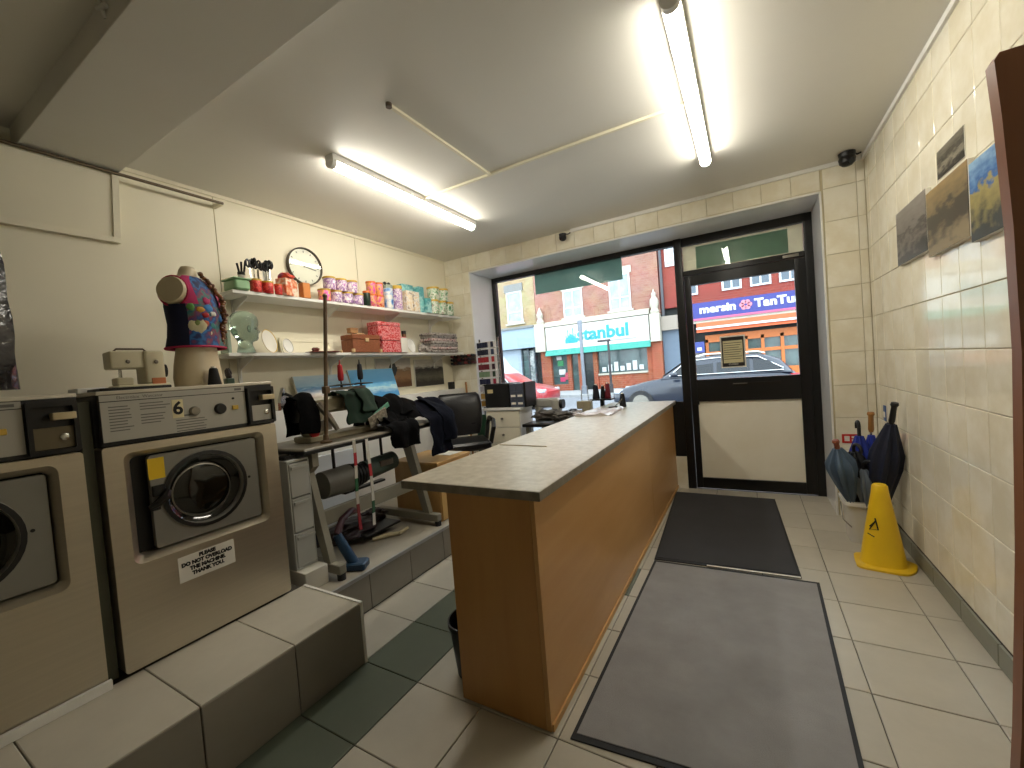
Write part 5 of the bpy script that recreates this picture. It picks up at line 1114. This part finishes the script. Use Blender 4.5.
P(-9.82, -8.85, .35, 2.2, .1, .12, 'shop_pane', m_dpane, b1); P(-7.1, -4.46, .82, 2.2, .1, .12, 'shop_pane', m_dpane, b1); P(-8.62, -8.2, G, 2.0, .1, .14, 'door_pane', m_dpane, b1); P(-7.98, -7.34, G, 2.0, .2, .24, 'shop_door', mat('door_dark', '#26302e', .3), b1)
for x, z, w, h, c in ((-9.45, .9, .4, .3, '#e8e4e0'), (-9.4, .5, .3, .25, '#d83a6a'), (-9.5, 1.4, .35, .3, '#2f9a5a'), (-9.1, .6, .25, .4, '#d85a6a'), (-9.55, 1.75, .3, .2, '#eae6e2')): P(x, x + w, z, z + h, .07, .1, 'window_poster', mat('poster_' + c, c, .5), b1)
for k in range(7): P(-6.9 + k * .33, -6.68 + k * .33, .9, 1.15 + .12 * ((k * 7) % 3), .04, .09, 'display_item', m_uw, b1)
# right pilaster with finial
P(-4.17, -3.70, 2.25, 3.64, -.45, .1, 'corbel', m_cstone, b1)
MB().lathe([(.2, 0), (.235, .1), (.16, .25), (.22, .45), (.2, .7), (.1, .85), (.13, .98), (.05, 1.1), (.02, 1.22)], (-3.94, -.2, 3.64 - g0), 14).build('finial', m_cstone, b1)
P(-10.62, -10.0, 2.3, 3.9, -.4, .1, 'corbel', m_cstone, b1)
MB().lathe([(.2, 0), (.24, .1), (.14, .3), (.2, .5), (.08, .8), (.02, .95)], (-10.3, -.15, 3.9 - g0), 14).build('finial', m_cstone, b1)
# --- yellow brick building
b2 = thing('shop_building', 'yellow brick building with blue grey shop fascia', 'building', (0, YS, G))
P(-16, -10.64, 3.8, 9.5, 0, 6, 'upper_wall', brickmat('brick_yellow', '#c9b184', '#b89c6c', '#c9bea4'), b2)
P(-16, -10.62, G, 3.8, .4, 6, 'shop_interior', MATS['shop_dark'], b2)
uwin(b2, -12.5, -11.45, 4.18 - g0, 6.05 - g0, m_uw, m_upane, 0, True, 0, m_cstone); P(-12.6, -11.35, 6.05, 6.5, -.08, 0, 'lintel', mat('grey_stone', '#8f8f8c', .7, var=.2, vs=5), b2)
P(-16, -10.64, 2.62, 3.78, -.35, .4, 'fascia', mat('fascia_blue_grey', '#9fb4c4', .5), b2); P(-16, -10.64, 3.78, 3.9, -.45, 0, 'fascia_cap', MATS['grey_stone'], b2)
for x in (-11.8, -11.35, -10.95): P(x, x + .08, G, 2.62, 0, .3, 'shop_frame', mat('frame_slate', '#4a545a', .5), b2)
P(-11.7, -11.36, .3, 2.5, .1, .14, 'shop_pane', m_dpane, b2)
P(-11.27, -10.96, .3, 2.45, .08, .14, 'window_print', printmat('white_lattice', ['#e8e8e4', '#5a6a6a', '#e8e8e4', '#6a7a78'], 4), b2)
P(-16, -11.8, .1, 2.6, .1, .3, 'shutter', mat('shutter_blue', '#b8c8d8', .5), b2)
# --- red building
b3 = thing('shop_building', 'red brick building with the blue Mersin Tantuni sign', 'building', (0, YS, G))
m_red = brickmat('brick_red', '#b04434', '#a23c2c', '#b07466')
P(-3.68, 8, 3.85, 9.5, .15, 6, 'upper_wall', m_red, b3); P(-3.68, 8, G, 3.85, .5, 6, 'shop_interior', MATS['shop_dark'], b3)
P(-3.62, -3.5, 3.0, 9.5, -.02, .14, 'rain_pipe', mat('pipe_dark', '#4a4a50', .5), b3)
uwin(b3, -3.35, -2.5, 5.9 - g0, 7.3 - g0, m_uw, m_upane, .15, True, 1)
for x0 in (-2.75, -.90, .26, 1.38, 2.6, 3.9): uwin(b3, x0, x0 + .82, 4.32 - g0, 5.55 - g0, m_uw, mat('slate_pane', '#5a6874', .12), .15, False, 1)
P(-3.68, -2.9, 2.75, 3.45, -.2, .5, 'side_fascia', mat('beige_fascia', '#a89a8a', .6), b3); P(-3.68, -2.25, G, 2.75, .1, .5, 'grey_shutter', mat('blue_grey_shutter', '#6f7f90', .6), b3); P(-2.9, -2.25, 2.75, 3.85, .05, .5, 'plain_pier', mat('pier_grey', '#9a8f88', .7), b3)
P(-2.2, 8, 3.12, 3.85, -.3, .5, 'sign_board', mat('sign_navy', '#2a2f8f', .4), b3)
m_sgw = mat('sign_letter_white', '#f4f2f6', .5)
text('sign_lettering', 'mersin', .50, m_sgw, b3, (-1.12, -.31, 3.50 - g0), FACE_NY, .006, .02, 1.12)
text('sign_lettering', 'TanTuni', .50, m_sgw, b3, (1.32, -.31, 3.50 - g0), FACE_NY, .006, .02, 1.12)
m_pinkl = mat('sign_pink', '#e88a9a', .5)
for k in range(6): a = k * PI / 3; MB().lathe([(.10, -.02), (.10, .0)], n=14, m=Matrix.Translation((.03 + .16 * math.cos(a), -.31, 3.5 - g0 + .14 * math.sin(a))) @ Matrix.Rotation(PI / 2, 4, 'X')).build('sign_emblem', m_pinkl, b3)
P(-2.2, 8, 3.02, 3.12, -.32, .5, 'pink_strip', mat('pink_strip', '#d8608a', .5), b3); P(-2.2, 8, 2.9, 3.02, -.25, .5, 'cream_strip', m_cstone, b3)
MB().prism([(-.5, 2.44 - g0), (-.45, 2.44 - g0), (-.25, 2.9 - g0), (-.3, 2.9 - g0)], -2.05, 8, 'YZ').build('awning', mat('awning_orange', '#e0622a', .6), b3, smooth=0)
P(-2.05, 8, 2.58, 2.68, -.52, -.46, 'awning_stripe', m_uw, b3)
m_oframe = mat('orange_frame', '#e07a2c', .5)
for x in (-1.75, -1.05, -.1, .55, 1.3, 2.1, 3, 4): P(x, x + .13, G, 2.1, .1, .4, 'shop_frame', m_oframe, b3)
P(-1.75, 8, 1.95, 2.3, .1, .4, 'shop_frame_head', m_oframe, b3); P(-1.75, 8, 1.35, 1.5, .12, .4, 'shop_frame_rail', m_oframe, b3); P(-1.75, 8, G, .6, .1, .4, 'stall_riser', m_oframe, b3)
P(-1.7, 8, .6, 1.95, .3, .34, 'shop_pane', m_dpane, b3)
P(-2.22, -1.78, 1.5, 2.02, -.12, -.04, 'blue_plaque', mat('plaque_blue', '#3a4aa0', .4), b3); P(-2.1, -1.9, 1.6, 1.75, -.13, -.12, 'plaque_mark', m_sgw, b3); P(-2.2, -1.8, G, 1.5, .0, .4, 'pier', mat('pier_grey', '#9a8f88', .7), b3)
tag(MB().box(-40, YS + .5, G, -16.05, YS + 6, 8.5).build('terrace_block', brickmat('brick_brown', '#a07a5c', '#8f6a4c', '#b0a08c'), smooth=0), 'plain brown brick terrace further left along the street', 'building')
tag(MB().box(8.05, YS + .5, G, 30, YS + 6, 8.5).build('terrace_block', brickmat('brick_brown2', '#9a5a48', '#8a4a38', '#b0907c'), smooth=0), 'plain red brown brick terrace further right along the street', 'building')
# --- cars
def car(label, x0, y, L_, col, scale=1., kind='estate', zg=ZS - .02, rz=0, x1=None):
    t = thing('car', label, 'car', (x0, y, zg), rz)
    m = mat('car_' + col, col, .28, coat=.25); W_ = .88
    st = [(0.0, .35, .62, .60), (.12, .22, .70, .74), (.5, .18, .80, .84), (1.05, .18, .90, .87), (1.45, .18, .97, .88), (2.4, .18, .99, .89), (3.4, .18, 1.0, .88), (4.05, .2, 1.0, .85), (4.32, .28, .96, .78), (4.42, .4, .85, .68)]
    k = L_ / 4.42; rings = []
    for x, zb, zt, w in st: rings.append([(x * k, s * w * f, zb + (zt - zb) * h) for s, f, h in ((-1, .92, 0), (-1, 1, .25), (-1, 1, .62), (-1, .95, .9), (-1, .86, 1), (1, .86, 1), (1, .95, .9), (1, 1, .62), (1, 1, .25), (1, .92, 0))])
    MB().loft(rings).build('body_shell', m, t, 40)
    gh_ = [(1.35, .97, .97, .76), (1.95, 1.0, 1.36, .66), (2.4, 1.0, 1.46, .63), (3.1, 1.0, 1.47, .62), (3.7, 1.0, 1.42, .60), (4.05, 1.0, 1.28, .58), (4.28, .98, 1.0, .6)] if kind == 'estate' else [(1.2, .95, .96, .76), (1.9, 1.0, 1.38, .66), (2.8, 1.0, 1.42, .62), (3.4, 1.0, 1.3, .6), (4.1, .98, 1.0, .6)]
    rings = []
    for x, zb, zt, w in gh_: rings.append([(x * k, -.80, zb - .03), (x * k, -.78, zb), (x * k, -w - .02, zt - .05), (x * k, -w + .06, zt), (x * k, w - .06, zt), (x * k, w + .02, zt - .05), (x * k, .78, zb), (x * k, .80, zb - .03)])
    MB().loft(rings).build('cabin', m, t, 40)
    mg = mat('car_glass', '#161d24', .08, spec=.4)
    for s in (-1, 1):
        for (xa, xb, xc, xd) in ((1.62, 2.02, 2.62, 2.62), (2.70, 2.70, 3.42, 3.42), (3.50, 3.50, 3.82, 4.06)) if kind == 'estate' else ((1.5, 1.98, 2.55, 2.55), (2.62, 2.62, 3.1, 3.6)):
            zt = lambda x: 1.34 if x < 3.6 else 1.26
            yo = lambda z: s * (.795 - .16 * (z - 1.0) / .38)
            pts = [(xa * k, 1.03), (xd * k, 1.03), (xc * k, zt(xc)), (xb * k, zt(xb))]
            MB().loft([[(x, yo(z) - s * .03, z) for x, z in pts], [(x, yo(z) + s * .012, z) for x, z in pts]]).build('side_window', mg, t, smooth=0)
        MB().tube([(1.58 * k, s * .80, 1.02), (2.0 * k, s * .665, 1.375), (2.7 * k, s * .65, 1.41), (3.6 * k, s * .65, 1.37), (4.1 * k, s * .74, 1.06)], .014).tube([(1.58 * k, s * .80, 1.015), (4.1 * k, s * .80, 1.02)], .012).build('chrome_trim', m_chrome, t)
        if kind == 'estate': MB().tube([(2.2 * k, s * .56, 1.47), (2.4 * k, s * .56, 1.52), (3.6 * k, s * .54, 1.49), (3.75 * k, s * .54, 1.44)], .018).build('roof_rail', m_chrome, t)
        MB().blob((1.72 * k, s * .96, 1.05), (.10, .07, .07), 3, .05, 2).build('door_mirror', m, t)
        MB().rbox(4.2 * k, s * .66 - .1, .72, 4.42 * k, s * .66 + .1, .92, .03).build('tail_light', mat('tail_red', '#d02030', .2), t)
        MB().rbox(.06 * k, s * .62 - .12, .60, .42 * k, s * .62 + .14, .72, .03).build('headlight', mat('head_lens', '#d8dee4', .1), t)
        for x in (.82, 3.5):
            w_ = MB().lathe([(.33, -.1), (.34, -.05), (.34, .05), (.33, .1)], n=26, m=Matrix.Translation((x * k, s * .80, .34)) @ Matrix.Rotation(PI / 2, 4, 'X')).build('tyre', m_rubber, t)
            MB().lathe([(.22, -.105), (.22, .105)], n=20, m=Matrix.Translation((x * k, s * .80, .34)) @ Matrix.Rotation(PI / 2, 4, 'X')).build('wheel_rim', m_steel2, w_)
        for x in (2.55, 3.30): MB().rbox(x * k - .1, s * .885 - .012, .84, x * k + .06, s * .885 + .012, .865, .005).build('door_handle', m_chrome, t)
    MB().loft([[(1.40 * k, -.66, 1.0), (1.40 * k, .66, 1.0), (1.92 * k, .58, 1.35), (1.92 * k, -.58, 1.35)], [(1.37 * k, -.66, 1.02), (1.37 * k, .66, 1.02), (1.89 * k, .58, 1.37), (1.89 * k, -.58, 1.37)]]).build('windscreen', mg, t, smooth=0)
    MB().rbox(4.40 * k, -.25, .6, 4.43 * k, .25, .72, .003).build('number_plate', m_paper, t)
    return t
car('dark blue estate car parked across the shop front', -3.42, 12.4, 4.45, '#141f33')
car('red hatchback parked in front of the white van', -6.45, 14.4, 4.1, '#b83038', kind='hatch', rz=PI)
vn = thing('van', 'white van parked outside the blue grey shop', 'van', (-14.6, 17.1, ZS - .02))
m_van = mat('van_white', '#dfe6ee', .3, coat=.5)
MB().loft([[(x, s * w, z) for s, w, z in ((-1, .9, zb), (-1, .98, zb + .5), (-1, .95, zt - .5), (-1, .8, zt), (1, .8, zt), (1, .95, zt - .5), (1, .98, zb + .5), (1, .9, zb))] for x, zb, zt in ((0, .3, 2.5), (3.3, .25, 2.5), (3.9, .25, 2.35), (4.4, .28, 1.7), (5.0, .3, 1.25), (5.15, .4, .9))]).build('body_shell', m_van, vn, 40)
for s in (-1, 1):
    MB().prism([(3.1, 1.35), (4.35, 1.3), (4.0, 1.95), (3.1, 2.0)], s * .93, s * .99, 'XZ').build('side_window', mat('car_glass', '#1c262e', .05), vn, smooth=0)
    for x in (1.0, 4.3): MB().lathe([(.33, -.1), (.34, 0), (.33, .1)], n=24, m=Matrix.Translation((x, s * .88, .34)) @ Matrix.Rotation(PI / 2, 4, 'X')).build('tyre', m_rubber, vn)
# --- posts
def post(label, x, y, h, r, m, arm=None, z=None):
    t = thing('street_post', label, 'post', (x, y, z if z is not None else G))
    MB().cyl((0, 0, 0), (0, 0, h), r, r * .85, 12).build('pole', m, t); MB().cyl((0, 0, 0), (0, 0, .4), r * 1.6, r * 1.5, 12).build('sleeve', m, t)
    if arm: MB().rbox(-arm, -.06, h - .08, .1, .06, h + .02, .02).build('arm', m, t)
    else: MB().rbox(-.12, -.04, h - .5, .12, -.0, h, .02).build('plate', m, t)
post('pale grey street post in front of the white sign', -6.85, 18.9, 3.5, .09, mat('post_grey', '#8d939c', .5, metal=.3))
post('dark street post with a short arm in front of the shop window', -5.55, 18.9, 2.45, .06, mat('post_dark', '#3a3436', .5), .5)
